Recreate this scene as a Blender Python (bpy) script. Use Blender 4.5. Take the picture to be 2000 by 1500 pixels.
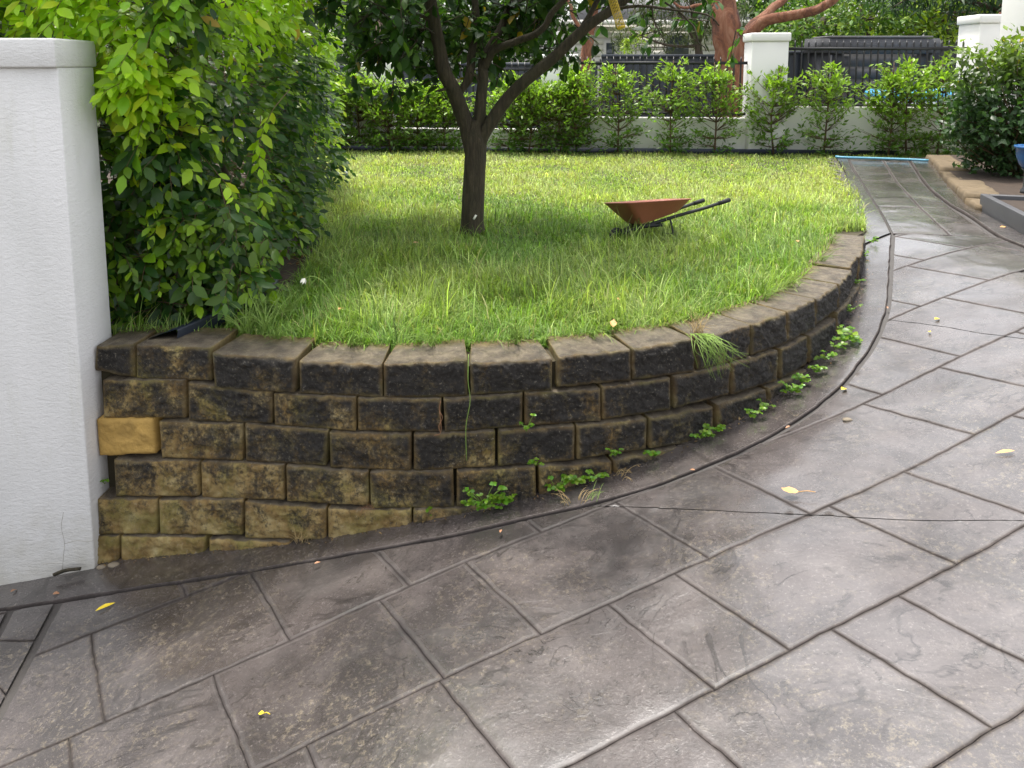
import bpy, math, random
import numpy as np
from mathutils import Matrix, Vector

# ------------------------------------------------------------------ camera, sky, sun, exposure
random.seed(7); RNG = np.random.default_rng(7)
sc = bpy.context.scene
for o in list(bpy.data.objects): bpy.data.objects.remove(o)
F = 1500.; PYC = 312.; TH = math.radians(7.3); H = 1.06        # focal length and principal row in photo pixels, pitch, eye height over the lawn
cam = bpy.data.cameras.new('camera'); camo = bpy.data.objects.new('camera', cam); sc.collection.objects.link(camo)
cam.sensor_width = 36; cam.lens = 36*F/2000; cam.shift_y = -(750-PYC)/2000
cam.clip_start = .05; cam.clip_end = 500
camo.location = (0, 0, H); camo.rotation_euler = (math.pi/2-TH, 0, 0); sc.camera = camo
SUN_EL, SUN_AZ = math.radians(75), math.radians(-25)            # azimuth from +Y, towards +X
w = bpy.data.worlds.new('World'); sc.world = w; w.use_nodes = True
nt = w.node_tree; bg = nt.nodes['Background']
sk = nt.nodes.new('ShaderNodeTexSky'); sk.sky_type = 'NISHITA'; sk.sun_disc = False
sk.sun_elevation = SUN_EL; sk.sun_rotation = SUN_AZ; sk.dust_density = 4.; sk.air_density = 1.; sk.ozone_density = 1.
hs = nt.nodes.new('ShaderNodeHueSaturation'); hs.inputs['Saturation'].default_value = .22
nt.links.new(sk.outputs[0], hs.inputs['Color']); nt.links.new(hs.outputs[0], bg.inputs[0]); bg.inputs[1].default_value = .15
sl = bpy.data.lights.new('sun', 'SUN'); sl.energy = 2.1; sl.angle = math.radians(8); sl.color = (1, .95, .86)
so = bpy.data.objects.new('sun', sl); sc.collection.objects.link(so)
sd = Vector((math.sin(SUN_AZ)*math.cos(SUN_EL), math.cos(SUN_AZ)*math.cos(SUN_EL), math.sin(SUN_EL)))
so.rotation_euler = sd.to_track_quat('Z', 'Y').to_euler(); so.location = sd*30
sc.view_settings.view_transform = 'Standard'; sc.view_settings.look = 'None'; sc.view_settings.gamma = 1
sc.view_settings.exposure = 1.55
sc.render.resolution_x = 1024; sc.render.resolution_y = 768

# ------------------------------------------------------------------ pixel helpers
def ray(u, v):
    xc = (u-1000)/F; yc = -(v-PYC)/F
    return np.array([xc, math.cos(TH)+yc*math.sin(TH), -math.sin(TH)+yc*math.cos(TH)])
def onz(u, v, z=0.):
    d = ray(u, v); t = (z-H)/d[2]; return np.array([d[0]*t, d[1]*t, z])
def ony(u, v, Y):
    d = ray(u, v); t = Y/d[1]; return np.array([d[0]*t, Y, H+d[2]*t])
def unit(a): return a/np.maximum(1e-9, np.linalg.norm(a, axis=-1, keepdims=True))
def catmull(pts, n=8):
    P = [np.array(p, float) for p in pts]; P = [2*P[0]-P[1]]+P+[2*P[-1]-P[-2]]; out = []
    for i in range(1, len(P)-2):
        for k in range(n):
            t = k/n; a, b, c, d = P[i-1], P[i], P[i+1], P[i+2]
            out.append(.5*(2*b+(c-a)*t+(2*a-5*b+4*c-d)*t*t+(3*b-a-3*c+d)*t**3))
    out.append(P[-2]); return np.array(out)
def resample(P, n):
    s = np.r_[0, np.cumsum(np.linalg.norm(np.diff(P, axis=0), axis=1))]; q = np.linspace(0, s[-1], n)
    return np.c_[tuple(np.interp(q, s, P[:, i]) for i in range(P.shape[1]))]
def vnoise(x, y, z=0., seed=0):
    x = np.asarray(x, float); y = np.asarray(y, float); z = np.asarray(z, float)+0*x
    xi, yi, zi = np.floor(x), np.floor(y), np.floor(z); fx, fy, fz = x-xi, y-yi, z-zi
    s = lambda t: t*t*(3-2*t); fx, fy, fz = s(fx), s(fy), s(fz)
    def hsh(a, b, c):
        h = np.sin(a*127.1+b*311.7+c*74.7+seed*19.19)*43758.5453; return h-np.floor(h)
    r = 0
    for dx in (0, 1):
        for dy in (0, 1):
            for dz_ in (0, 1):
                r = r+hsh(xi+dx, yi+dy, zi+dz_)*(fx if dx else 1-fx)*(fy if dy else 1-fy)*(fz if dz_ else 1-fz)
    return r
def pip(x, y, poly):
    ins = np.zeros(np.shape(x), bool); n = len(poly)
    for i in range(n):
        x1, y1 = poly[i]; x2, y2 = poly[(i+1) % n]
        c = ((y1 > y) != (y2 > y)) & (x < (x2-x1)*(y-y1)/((y2-y1) if y2 != y1 else 1e-9)+x1); ins ^= c
    return ins

# ------------------------------------------------------------------ object helpers
COL = sc.collection
def tag(o, label=None, cat=None, group=None, kind=None):
    if label: o['label'] = label
    if cat: o['category'] = cat
    if group: o['group'] = group
    if kind: o['kind'] = kind
    return o
def link(name, me, parent=None):
    o = bpy.data.objects.new(name, me); COL.objects.link(o)
    if parent is not None: o.parent = parent
    return o
def empty(name, loc, label, cat, group=None, rot=(0, 0, 0)):
    o = bpy.data.objects.new(name, None); COL.objects.link(o); o.location = loc; o.rotation_euler = rot; o.empty_display_size = .1
    return tag(o, label, cat, group)
def npmesh(name, V, faces, mat, tint=None, smooth=False):
    """faces: list of index arrays (n,3) / (n,4)"""
    V = np.asarray(V, np.float32); me = bpy.data.meshes.new(name)
    loops = np.concatenate([np.asarray(f).ravel() for f in faces]).astype(np.int32)
    tot = np.concatenate([np.full(len(f), np.asarray(f).shape[1]) for f in faces]).astype(np.int32)
    me.vertices.add(len(V)); me.vertices.foreach_set('co', V.ravel())
    me.loops.add(len(loops)); me.loops.foreach_set('vertex_index', loops)
    me.polygons.add(len(tot)); me.polygons.foreach_set('loop_start', np.r_[0, np.cumsum(tot)[:-1]].astype(np.int32))
    if smooth: me.polygons.foreach_set('use_smooth', np.ones(len(tot), bool))
    me.update(calc_edges=True); me.validate()
    if tint is not None:
        a = me.attributes.new('tint', 'FLOAT_COLOR', 'POINT'); t = np.ones((len(V), 4), np.float32); t[:, :3] = tint
        a.data.foreach_set('color', t.ravel())
    if mat: me.materials.append(mat)
    return me
class MB:
    def __init__(s): s.V = []; s.Q = []; s.T = []; s.n = 0
    def add(s, V, Q=None, T=None):
        V = np.asarray(V, float)
        if Q is not None and len(Q): s.Q.append(np.asarray(Q, int)+s.n)
        if T is not None and len(T): s.T.append(np.asarray(T, int)+s.n)
        s.V.append(V); s.n += len(V); return s
    def box(s, lo, hi):
        x0, y0, z0 = lo; x1, y1, z1 = hi
        V = [(x0, y0, z0), (x1, y0, z0), (x1, y1, z0), (x0, y1, z0), (x0, y0, z1), (x1, y0, z1), (x1, y1, z1), (x0, y1, z1)]
        return s.add(V, [(0, 3, 2, 1), (4, 5, 6, 7), (0, 1, 5, 4), (1, 2, 6, 5), (2, 3, 7, 6), (3, 0, 4, 7)])
    def hexa(s, V): return s.add(V, [(0, 3, 2, 1), (4, 5, 6, 7), (0, 1, 5, 4), (1, 2, 6, 5), (2, 3, 7, 6), (3, 0, 4, 7)])
    def tube(s, P, R, n=8, flute=0., seed=0):
        P = np.asarray(P, float); R = np.broadcast_to(np.asarray(R, float), (len(P),)); T = unit(np.gradient(P, axis=0))
        up = np.array([0., 0, 1]) if abs(T[0][2]) < .9 else np.array([1., 0, 0]); V = []
        a = np.linspace(0, 2*math.pi, n, endpoint=False)
        for i in range(len(P)):
            x = unit(np.cross(up, T[i])); y = np.cross(T[i], x); up = y
            rr = R[i]*(1+flute*(np.sin(a*3+1+seed+i*.05)+.6*np.sin(a*5+2*seed+i*.11)))
            V.append(P[i]+np.outer(np.cos(a)*rr, x)+np.outer(np.sin(a)*rr, y))
        m = len(P); V = np.vstack(V+[P[:1], P[-1:]]); Q = []; Tt = []
        for i in range(m-1):
            for j in range(n):
                k = (j+1) % n; Q.append((i*n+j, i*n+k, (i+1)*n+k, (i+1)*n+j))
        for j in range(n):
            k = (j+1) % n; Tt.append((m*n, k, j)); Tt.append((m*n+1, (m-1)*n+j, (m-1)*n+k))
        return s.add(V, Q, Tt)
    def mesh(s, name, mat, smooth=False, tint=None):
        f = []
        if s.Q: f.append(np.vstack(s.Q))
        if s.T: f.append(np.vstack(s.T))
        return npmesh(name, np.vstack(s.V), f, mat, tint, smooth)
    def obj(s, name, mat, parent=None, smooth=False, bevel=0.):
        o = link(name, s.mesh(name, mat, smooth), parent)
        if bevel:
            b = o.modifiers.new('bevel', 'BEVEL'); b.width = bevel; b.segments = 2; b.limit_method = 'ANGLE'
        return o

# ------------------------------------------------------------------ materials
def newmat(name):
    m = bpy.data.materials.new(name); m.use_nodes = True; n = m.node_tree
    return m, n, n.nodes['Principled BSDF']
class NT:
    def __init__(s, n): s.n = n
    def node(s, t, **k):
        x = s.n.nodes.new(t)
        for a, b in k.items(): setattr(x, a, b)
        return x
    def coord(s, kind='Object'): return s.node('ShaderNodeTexCoord').outputs[kind]
    def pos(s): return s.node('ShaderNodeNewGeometry').outputs['Position']
    def noise(s, vec, scale, detail=4, rough=.55, dist=0., out='Fac'):
        x = s.node('ShaderNodeTexNoise'); x.inputs['Scale'].default_value = scale; x.inputs['Detail'].default_value = detail
        x.inputs['Roughness'].default_value = rough; x.inputs['Distortion'].default_value = dist
        s.n.links.new(vec, x.inputs['Vector']); return x.outputs[out]
    def ramp(s, fac, stops):
        x = s.node('ShaderNodeValToRGB'); e = x.color_ramp.elements
        while len(e) < len(stops): e.new(.5)
        for el, (p, c) in zip(e, stops):
            el.position = p; el.color = (c, c, c, 1) if not hasattr(c, '__len__') else (*c, 1)
        s.n.links.new(fac, x.inputs[0]); return x.outputs[0]
    def mix(s, a, b, fac, mode='MIX'):
        x = s.node('ShaderNodeMix', data_type='RGBA', blend_type=mode)
        for i, v in ((6, a), (7, b), (0, fac)):
            if hasattr(v, 'is_linked'): s.n.links.new(v, x.inputs[i])
            elif hasattr(v, '__len__'): x.inputs[i].default_value = (*v, 1)
            else: x.inputs[i].default_value = v if i == 0 else (v, v, v, 1)
        return x.outputs[2]
    def math(s, op, a, b=0., clamp=False):
        x = s.node('ShaderNodeMath', operation=op, use_clamp=clamp)
        for i, v in ((0, a), (1, b)):
            if hasattr(v, 'is_linked'): s.n.links.new(v, x.inputs[i])
            else: x.inputs[i].default_value = v
        return x.outputs[0]
    def scale(s, vec, sx, sy, sz):
        x = s.node('ShaderNodeMapping'); x.inputs['Scale'].default_value = (sx, sy, sz); s.n.links.new(vec, x.inputs[0]); return x.outputs[0]
    def bump(s, h, strength=.5, dist=.01, normal=None):
        x = s.node('ShaderNodeBump'); x.inputs['Strength'].default_value = strength; x.inputs['Distance'].default_value = dist
        s.n.links.new(h, x.inputs['Height'])
        if normal is not None: s.n.links.new(normal, x.inputs['Normal'])
        return x.outputs[0]
    def set(s, b, **k):
        for a, v in k.items():
            i = b.inputs[a.replace('_', ' ')]
            if hasattr(v, 'is_linked'): s.n.links.new(v, i)
            elif hasattr(v, '__len__'): i.default_value = (*v, 1)
            else: i.default_value = v
M = {}
def simple(name, col, rough=.6, var=.15, scale=6., bump=0., bscale=60., metal=0.):
    m, n, b = newmat(name); t = NT(n); p = t.pos()
    c = t.mix(tuple(x*(1-var) for x in col), tuple(min(1, x*(1+var)) for x in col), t.noise(p, scale, 5, .6))
    t.set(b, Base_Color=c, Roughness=rough, Metallic=metal)
    if bump: t.set(b, Normal=t.bump(t.noise(p, bscale, 4, .6), bump, .004))
    M[name] = m; return m
def leafmat(name, rough=.38, trans=.35, spec=.5):
    m, n, b = newmat(name); t = NT(n)
    a = t.node('ShaderNodeAttribute', attribute_name='tint'); c = a.outputs['Color']
    c = t.mix(c, t.mix(c, (.75, .8, .6), 1., 'MULTIPLY'), t.noise(t.pos(), 9., 3))
    t.set(b, Base_Color=c, Roughness=rough); b.inputs['Specular IOR Level'].default_value = spec
    tr = t.node('ShaderNodeBsdfTranslucent'); n.links.new(t.mix(c, (1.35, 1.5, .6), 1., 'MULTIPLY'), tr.inputs[0])
    ms = t.node('ShaderNodeMixShader'); ms.inputs[0].default_value = trans
    n.links.new(b.outputs[0], ms.inputs[1]); n.links.new(tr.outputs[0], ms.inputs[2])
    n.links.new(ms.outputs[0], n.nodes['Material Output'].inputs[0]); M[name] = m; return m
leafmat('leaf', .36, .42, .4); leafmat('grass', .5, .4, .3); leafmat('far_leaf', .55, .3, .25)

# white render: trowelled relief, faint stains low down, hairline cracks
m, n, b = newmat('render'); t = NT(n); p = t.pos()
c = t.mix((.74, .725, .715), (.64, .63, .615), t.ramp(t.noise(t.scale(p, 3, 3, .8), 1.6, 5, .6), [(.35, 0), (.75, 1)]))
sz = t.node('ShaderNodeSeparateXYZ'); n.links.new(p, sz.inputs[0])
splash = t.math('ADD', t.math('MULTIPLY', sz.outputs[2], -1.6), t.math('MULTIPLY', t.noise(p, 7, 6, .7), .9))
c = t.mix(c, (.40, .37, .28), t.math('MULTIPLY', t.ramp(t.math('MULTIPLY', splash, .5), [(.72, 0), (.92, 1)]), .5))
c = t.mix(c, (.55, .54, .45), t.math('MULTIPLY', t.ramp(t.noise(t.scale(p, 9, 9, 1.2), 1.3, 5, .7), [(.56, 0), (.74, 1)]), .35))
t.set(b, Base_Color=c, Roughness=.75)
h = t.math('ADD', t.noise(t.scale(p, 1, 1, 2.2), 42, 5, .6, .6), t.math('MULTIPLY', t.noise(p, 190, 3), .35))
t.set(b, Normal=t.bump(h, .55, .006)); M['render'] = m
simple('render_far', (.76, .75, .72), .8, .06, 2., .2, 40)
simple('crack', (.34, .32, .28), .9)

# split-face concrete block: ochre body, black lichen and mould
m, n, b = newmat('block'); t = NT(n); p = t.pos(); oi = t.node('ShaderNodeObjectInfo').outputs['Random']
body = t.ramp(t.noise(p, 13, 6, .65), [(.28, (.090, .056, .015)), (.44, (.22, .135, .038)), (.58, (.35, .25, .095)), (.75, (.48, .39, .20))])
body = t.mix(body, (.19, .19, .035), t.math('MULTIPLY', t.ramp(t.noise(p, 7, 4, .6), [(.48, 0), (.65, 1)]), .5))
sx = t.node('ShaderNodeSeparateXYZ'); n.links.new(p, sx.inputs[0])
lich = t.math('ADD', t.math('MULTIPLY', t.math('SUBTRACT', t.noise(t.scale(p, 1, 1, .7), 6.5, 6, .7, .5), .5), 1.5), t.math('MULTIPLY', t.noise(p, 70, 5, .75), .9))
lich = t.math('ADD', lich, t.math('MULTIPLY', sx.outputs[2], .58)); lich = t.math('ADD', lich, t.math('MULTIPLY', sx.outputs[0], .09))
lich = t.math('ADD', t.math('ADD', lich, .23), t.math('MULTIPLY', oi, .16))
lich = t.ramp(lich, [(.30, 0), (.44, .72), (.62, 1)])
geo = t.node('ShaderNodeNewGeometry'); sn = t.node('ShaderNodeSeparateXYZ'); n.links.new(geo.outputs['Normal'], sn.inputs[0])
topf = t.ramp(sn.outputs[2], [(.75, 0), (.93, 1)])
a = t.node('ShaderNodeAttribute', attribute_name='tint'); sa = t.node('ShaderNodeSeparateColor'); n.links.new(a.outputs['Color'], sa.inputs[0])
edge = sa.outputs[0]                                             # worn arrises keep less lichen
lich = t.math('MULTIPLY', lich, edge)
topc = t.ramp(t.noise(p, 16, 6, .7), [(.25, (.026, .021, .015)), (.45, (.080, .062, .042)), (.60, (.14, .112, .074)), (.8, (.22, .18, .12))])
c = t.mix(body, (.014, .011, .0085), lich); c = t.mix(c, (.13, .11, .085), t.math('MULTIPLY', t.ramp(t.noise(p, 170, 3, .8), [(.58, 0), (.74, 1)]), .7))
c = t.mix(c, topc, topf); c = t.mix(c, (.42, .37, .28), t.math('MULTIPLY', t.ramp(t.noise(p, 100, 3, .85), [(.60, 0), (.70, 1)]), .55))  # pale specks put the wet sparkle of the faces into the colour
t.set(b, Base_Color=c, Roughness=t.ramp(t.noise(p, 30, 4), [(.3, .34), (.7, .7)]))
t.set(b, Normal=t.bump(t.math('ADD', t.noise(p, 110, 5, .8), t.math('MULTIPLY', t.noise(p, 330, 3, .8), .5)), 1., .008)); M['block'] = m
simple('block_yellow', (.38, .235, .06), .8, .5, 16., 1., 90)
simple('sandstone', (.105, .076, .042), .9, .6, 9., 1., 50)

# stamped concrete, wet
def concrete(name, dark):
    m, n, b = newmat(name); t = NT(n); p = t.pos()
    base = t.ramp(t.noise(p, 3.2, 7, .66, .3), [(.25, (.066*dark, .055*dark, .053*dark)), (.5, (.116*dark, .099*dark, .095*dark)), (.78, (.17*dark, .148*dark, .140*dark))])
    st = t.ramp(t.noise(p, 1.9, 8, .72, .8), [(.46, 0), (.60, 1)])                    # damp dark patches
    base = t.mix(base, (.030, .026, .025), t.math('MULTIPLY', st, .72))
    st2 = t.ramp(t.noise(t.scale(p, 1, 1.7, 1), 8, 7, .75, 1.4), [(.56, 0), (.65, 1)])     # dark algae smears
    base = t.mix(base, (.026, .022, .020), t.math('MULTIPLY', st2, .7))
    lime = t.math('MULTIPLY', t.ramp(t.noise(p, 48, 6, .85), [(.52, 0), (.66, 1)]), t.ramp(t.noise(p, 1.9, 5, .7, .5), [(.46, 0), (.62, 1)]))
    base = t.mix(base, (.30, .25, .17), t.math('MULTIPLY', lime, .45))
    grain = t.noise(p, 105, 4, .8)
    base = t.mix(base, (.30, .27, .25), t.math('MULTIPLY', t.ramp(grain, [(.57, 0), (.70, 1)]), .38))
    base = t.mix(base, (.022, .019, .017), t.math('MULTIPLY', t.ramp(grain, [(.32, 1), (.43, 0)]), .5))
    tn = t.noise(t.scale(p, 1, 1.25, 1), 2.1, 5, .52, 1.1)                              # slate-like chipped terraces
    ter = t.ramp(tn, [(.375, 0), (.385, .3), (.472, .33), (.480, .62), (.588, .66), (.598, 1)])
    crease = t.ramp(tn, [(.365, 0), (.380, 1), (.392, 0), (.462, 0), (.476, 1), (.487, 0), (.578, 0), (.592, 1), (.604, 0)])
    crease = t.math('MULTIPLY', crease, t.ramp(t.noise(p, 4.5, 4, .6), [(.47, 0), (.58, 1)]))
    base = t.mix(base, (.020, .017, .016), t.math('MULTIPLY', crease, .8))
    at = t.node('ShaderNodeAttribute', attribute_name='tint'); sa = t.node('ShaderNodeSeparateColor'); n.links.new(at.outputs['Color'], sa.inputs[0])
    base = t.mix((.034, .029, .027), base, sa.outputs[0])                              # dirt packed into the joints
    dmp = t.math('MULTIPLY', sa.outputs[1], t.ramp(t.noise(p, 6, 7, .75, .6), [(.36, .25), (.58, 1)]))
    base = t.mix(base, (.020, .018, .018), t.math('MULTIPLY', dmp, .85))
    wet = t.ramp(t.noise(t.scale(p, 1, 1.6, 1), 1.5, 5, .6, .4), [(.34, .2), (.56, 1)])
    dry = t.math('SUBTRACT', 1., sa.outputs[2], True); t.set(b, Coat_Weight=t.math('MULTIPLY', wet, dry), Specular_IOR_Level=t.math('ADD', t.math('MULTIPLY', dry, .45), .05)); b.inputs['Coat Roughness'].default_value = .16
    rough = t.math('ADD', t.ramp(t.noise(p, 2.6, 6, .65, .5), [(.3, .15), (.52, .26), (.75, .42)]), t.math('MULTIPLY', sa.outputs[2], .55))
    t.set(b, Base_Color=base, Roughness=rough)
    h = t.math('ADD', t.math('MULTIPLY', ter, .22), t.math('ADD', t.math('MULTIPLY', t.noise(p, 9, 5, .6, .3), .6), t.math('MULTIPLY', grain, .26)))
    t.set(b, Normal=t.bump(h, .36, .011)); M[name] = m
concrete('concrete', .66); concrete('kerb', .50)
simple('grout', (.042, .037, .034), .7, .4, 20., .5, 80)
simple('soil', (.035, .022, .014), .95, .5, 14., .9, 60)
simple('lawn_soil', (.040, .032, .016), .95, .4, 8., .6, 50)
simple('ground', (.07, .075, .035), .95, .4, 2.)
m, n, b = newmat('bark'); t = NT(n); p = t.scale(t.pos(), 1, 1, .16); f = t.noise(p, 46, 6, .7, .4)
t.set(b, Base_Color=t.mix(t.ramp(f, [(.3, (.012, .008, .006)), (.5, (.042, .028, .018)), (.72, (.10, .072, .046))]), (.06, .065, .025), t.math('MULTIPLY', t.noise(t.pos(), 5, 4), .5)), Roughness=.85, Normal=t.bump(f, 1., .02)); M['bark'] = m
simple('twig', (.10, .06, .03), .8, .3, 30.)
simple('stem_green', (.17, .27, .045), .6, .3, 30.)
m, n, b = newmat('red_bark'); t = NT(n); p = t.scale(t.pos(), 1, 1, .35); f = t.noise(p, 7, 7, .7, 1.)
t.set(b, Base_Color=t.ramp(f, [(.30, (.045, .025, .018)), (.42, (.15, .060, .035)), (.52, (.24, .095, .05)), (.62, (.30, .15, .09)), (.72, (.20, .13, .10))]), Roughness=.85, Normal=t.bump(f, 1., .05)); M['red_bark'] = m
simple('grey_bark', (.10, .075, .06), .9, .4, 8., .8, 30)
simple('timber_pole', (.23, .165, .125), .85, .25, 5.)
simple('black_metal', (.010, .010, .012), .38, .2, 4.)
simple('dark_sheet', (.042, .050, .066), .5, .12, 2.)
simple('shed_sheet', (.060, .061, .068), .8, .12, 2.)
simple('barrow_red', (.36, .125, .08), .45, .22, 9., .15, 60)
simple('barrow_black', (.007, .008, .009), .6, .2)
simple('rubber', (.010, .010, .011), .7, .2)
simple('black_plastic', (.010, .014, .026), .42, .3, 10.)
simple('hose_blue', (.10, .30, .42), .4, .1)
simple('pot_blue', (.012, .085, .24), .2, .2, 5.)
simple('planter_grey', (.052, .052, .057), .55, .25, 6., .2, 40)
simple('weatherboard', (.66, .64, .60), .7, .05)
simple('roof_grey', (.16, .155, .16), .7, .15)
simple('brick_red', (.22, .085, .06), .85, .25, 12.)
simple('pool_blue', (.10, .46, .78), .35, .1)
simple('pool_white', (.80, .82, .84), .35, .04)
simple('yellow_wire', (.62, .44, .03), .4, .15)
simple('stone', (.17, .14, .10), .8, .3, 40.)
simple('dry_straw', (.40, .29, .13), .8, .25, 40.)
simple('yellow_leaf', (.62, .46, .02), .5, .12, 60.)
simple('tan_leaf', (.48, .26, .09), .6, .3, 50.)
simple('brown_leaf', (.28, .14, .07), .6, .35, 60.)
simple('petal', (.78, .76, .66), .6, .05)
m, n, b = newmat('glass'); NT(n).set(b, Base_Color=(.06, .07, .08), Roughness=.06); M['glass'] = m

# ------------------------------------------------------------------ terrain functions
TOP = [(188, 680), (300, 684), (413, 690), (580, 703), (745, 710), (913, 707), (1080, 699), (1232, 682), (1357, 661), (1467, 634), (1537, 610), (1593, 583), (1640, 553), (1665, 526), (1677, 508), (1687, 477), (1690, 457)]
P_ = np.array([onz(u, v)[:2] for u, v in TOP]); s_ = np.r_[0, np.cumsum(np.linalg.norm(np.diff(P_, axis=0), axis=1))]
S = np.linspace(-.15, s_[-1]+.1, 400); CURVE = np.c_[np.polyval(np.polyfit(s_, P_[:, 0], 6), S), np.polyval(np.polyfit(s_, P_[:, 1], 6), S)]
T_ = unit(np.gradient(CURVE, axis=0)); NRM = np.c_[T_[:, 1], -T_[:, 0]]
def at_s(s, d):
    c = CURVE+NRM*d; return np.array([np.interp(s, S, c[:, 0]), np.interp(s, S, c[:, 1])]), np.array([np.interp(s, S, NRM[:, 0]), np.interp(s, S, NRM[:, 1])])
def hit(u, v, d):
    r = ray(u, v); c = CURVE+NRM*d; a = r[0]*c[:, 1]-r[1]*c[:, 0]; best = None
    for i in np.nonzero(a[:-1]*a[1:] <= 0)[0]:
        q = a[i]/(a[i]-a[i+1]); p = c[i]*(1-q)+c[i+1]*q; t = p[1]/r[1]
        if best is None or t < best[0]: best = (t, S[i]*(1-q)+S[i+1]*q, H+r[2]*t)
    if best is None:
        return (S[0] if u < 600 else S[-1]), H+r[2]*2.8
    return best[1], best[2]
def softmin(a, b, k): return (a+b-np.sqrt((a-b)**2+k*k))/2
def dz(X, Y):
    X = np.asarray(X, float); Y = np.asarray(Y, float)
    p = -.527+.19*X+.04*np.maximum(0, Y-3)
    p = p+.018*np.exp(-((X+.25)/.45)**2)-.03*np.exp(-((X-1.3)/.5)**2)*np.clip(4.2-Y, 0, 1)
    return softmin(p, .01+0*p, .08)
def ondrive(u, v):
    r = ray(u, v); t = np.linspace(.5, 16, 4000); zz = H+r[2]*t-dz(r[0]*t, r[1]*t); i = int(np.argmax(zz < 0))
    q = zz[i-1]/(zz[i-1]-zz[i]); tt = t[i-1]+(t[i]-t[i-1])*q; return np.array([r[0]*tt, r[1]*tt])
def drive_pt(u, v, up=0.):
    p = ondrive(u, v); return np.array([p[0], p[1], float(dz(p[0], p[1]))+up])

GROOVE = catmull([ondrive(*q) for q in [(-500, 1262), (60, 1182), (240, 1155), (400, 1130), (560, 1103), (640, 1090), (780, 1065), (900, 1042), (1050, 1008), (1150, 985), (1250, 957), (1340, 925), (1430, 888), (1500, 853), (1560, 818), (1600, 790), (1640, 755), (1670, 720), (1700, 678), (1722, 630), (1732, 590), (1737, 520), (1741, 458)]], 8)
GROOVE_B = catmull([ondrive(*q) for q in [(1741, 457), (1725, 425), (1700, 385), (1680, 352), (1665, 330), (1656, 309)]], 8)
GROOVE_R = catmull([ondrive(*q) for q in [(1773, 309), (1807, 360), (1850, 397), (1893, 423), (1947, 460), (2000, 483), (2150, 540), (2400, 640)]], 6)
LAWN_R = [onz(*q)[:2] for q in [(1693, 443), (1684, 390), (1664, 340), (1642, 307)]]
lawn_edge = np.vstack([CURVE-NRM*.175, LAWN_R])
FENCE_A, FENCE_B = np.array([-6., 9.95]), np.array([6.2, 8.95])
def fence_y(x): return FENCE_A[1]+(x-FENCE_A[0])*(FENCE_B[1]-FENCE_A[1])/(FENCE_B[0]-FENCE_A[0])
SOIL_EDGE = np.vstack([CURVE-NRM*.04, LAWN_R]); TAIL = np.array([onz(1865, 307)[:2], (6.2, 8.3), (6.2, 9.1), (-6, 10.1), (-2.6, 9.6), (-2.1, 7.6), (-1.45, 5.6), (-1.12, 4.4), (-1.06, 3.6), (-1.2, 2.85)])
LAWN = np.vstack([lawn_edge, [onz(1865, 307)[:2], (6.2, 8.3), (6.2, 9.1), (-6, 10.1), (-2.6, 9.6), (-2.1, 7.6), (-1.45, 5.6), (-1.12, 4.4), (-1.06, 3.6), (-1.2, 2.85)]])

# ------------------------------------------------------------------ ground, lawn, garden bed
g = 34; gx, gy = np.meshgrid(np.linspace(-80, 80, g), np.linspace(-60, 100, g))
gz = np.where(gy > 9, -.06, np.minimum(-.53+.19*np.clip(gx, -6, 3), 0)-.35)
gz = np.where(gx < -3, np.minimum(gz, -.5), gz); gz = np.where(gy > 9, -.06, gz)
idx = np.arange(g*g).reshape(g, g); Q = np.stack([idx[:-1, :-1], idx[:-1, 1:], idx[1:, 1:], idx[1:, :-1]], -1).reshape(-1, 4)
tag(link('ground', npmesh('ground', np.c_[gx.ravel(), gy.ravel(), gz.ravel()], [Q], M['ground'])), kind='structure')
def ngon(name, poly, z, mat, skirt=0.):
    import bmesh
    bm = bmesh.new(); vs = [bm.verts.new((p[0], p[1], z)) for p in poly]; f = bm.faces.new(vs)
    if f.normal.z < 0: f.normal_flip()
    if skirt:
        lo = [bm.verts.new((p[0], p[1], z-skirt)) for p in poly]
        for i in range(len(poly)):
            j = (i+1) % len(poly); bm.faces.new((vs[i], vs[j], lo[j], lo[i]))
    bmesh.ops.triangulate(bm, faces=[q for q in bm.faces if len(q.verts) > 4])
    me = bpy.data.meshes.new(name); bm.to_mesh(me); bm.free(); me.materials.append(mat); return tag(link(name, me), kind='structure')
ngon('lawn', np.vstack([SOIL_EDGE, TAIL]), -.03, M['lawn_soil'], 1.0)
bed_poly = [(-1.2, 2.86), (-1.06, 3.6), (-1.12, 4.4), (-1.45, 5.6), (-2.1, 7.6), (-2.6, 9.6), (-6, 10.1), (-6, 2.9), (-1.55, 2.9), (-1.5, 2.8)]
ngon('garden_bed', bed_poly, -.012, M['soil'], .9)

# driveway base
nx, ny = 150, 150; gx, gy = np.meshgrid(np.linspace(-7, 8, nx), np.linspace(-5, 8.45, ny))
idx = np.arange(nx*ny).reshape(ny, nx); Q = np.stack([idx[:-1, :-1], idx[:-1, 1:], idx[1:, 1:], idx[1:, :-1]], -1).reshape(-1, 4)
inner = np.vstack([(CURVE-NRM*.14)[S < s_[-1]-.05], np.array(LAWN_R)+np.array([-.13, 0]), [(4.0, 9.5), (-8, 9.5), (-8, 2.75), (-1.8, 2.75)]])
cx = gx.ravel()[Q].mean(1); cy = gy.ravel()[Q].mean(1)
keep = ~pip(cx, cy, inner)
drive = tag(link('driveway', npmesh('driveway', np.c_[gx.ravel(), gy.ravel(), dz(gx, gy).ravel()-.009], [Q[keep]], M['grout'], smooth=True)), kind='structure')

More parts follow.
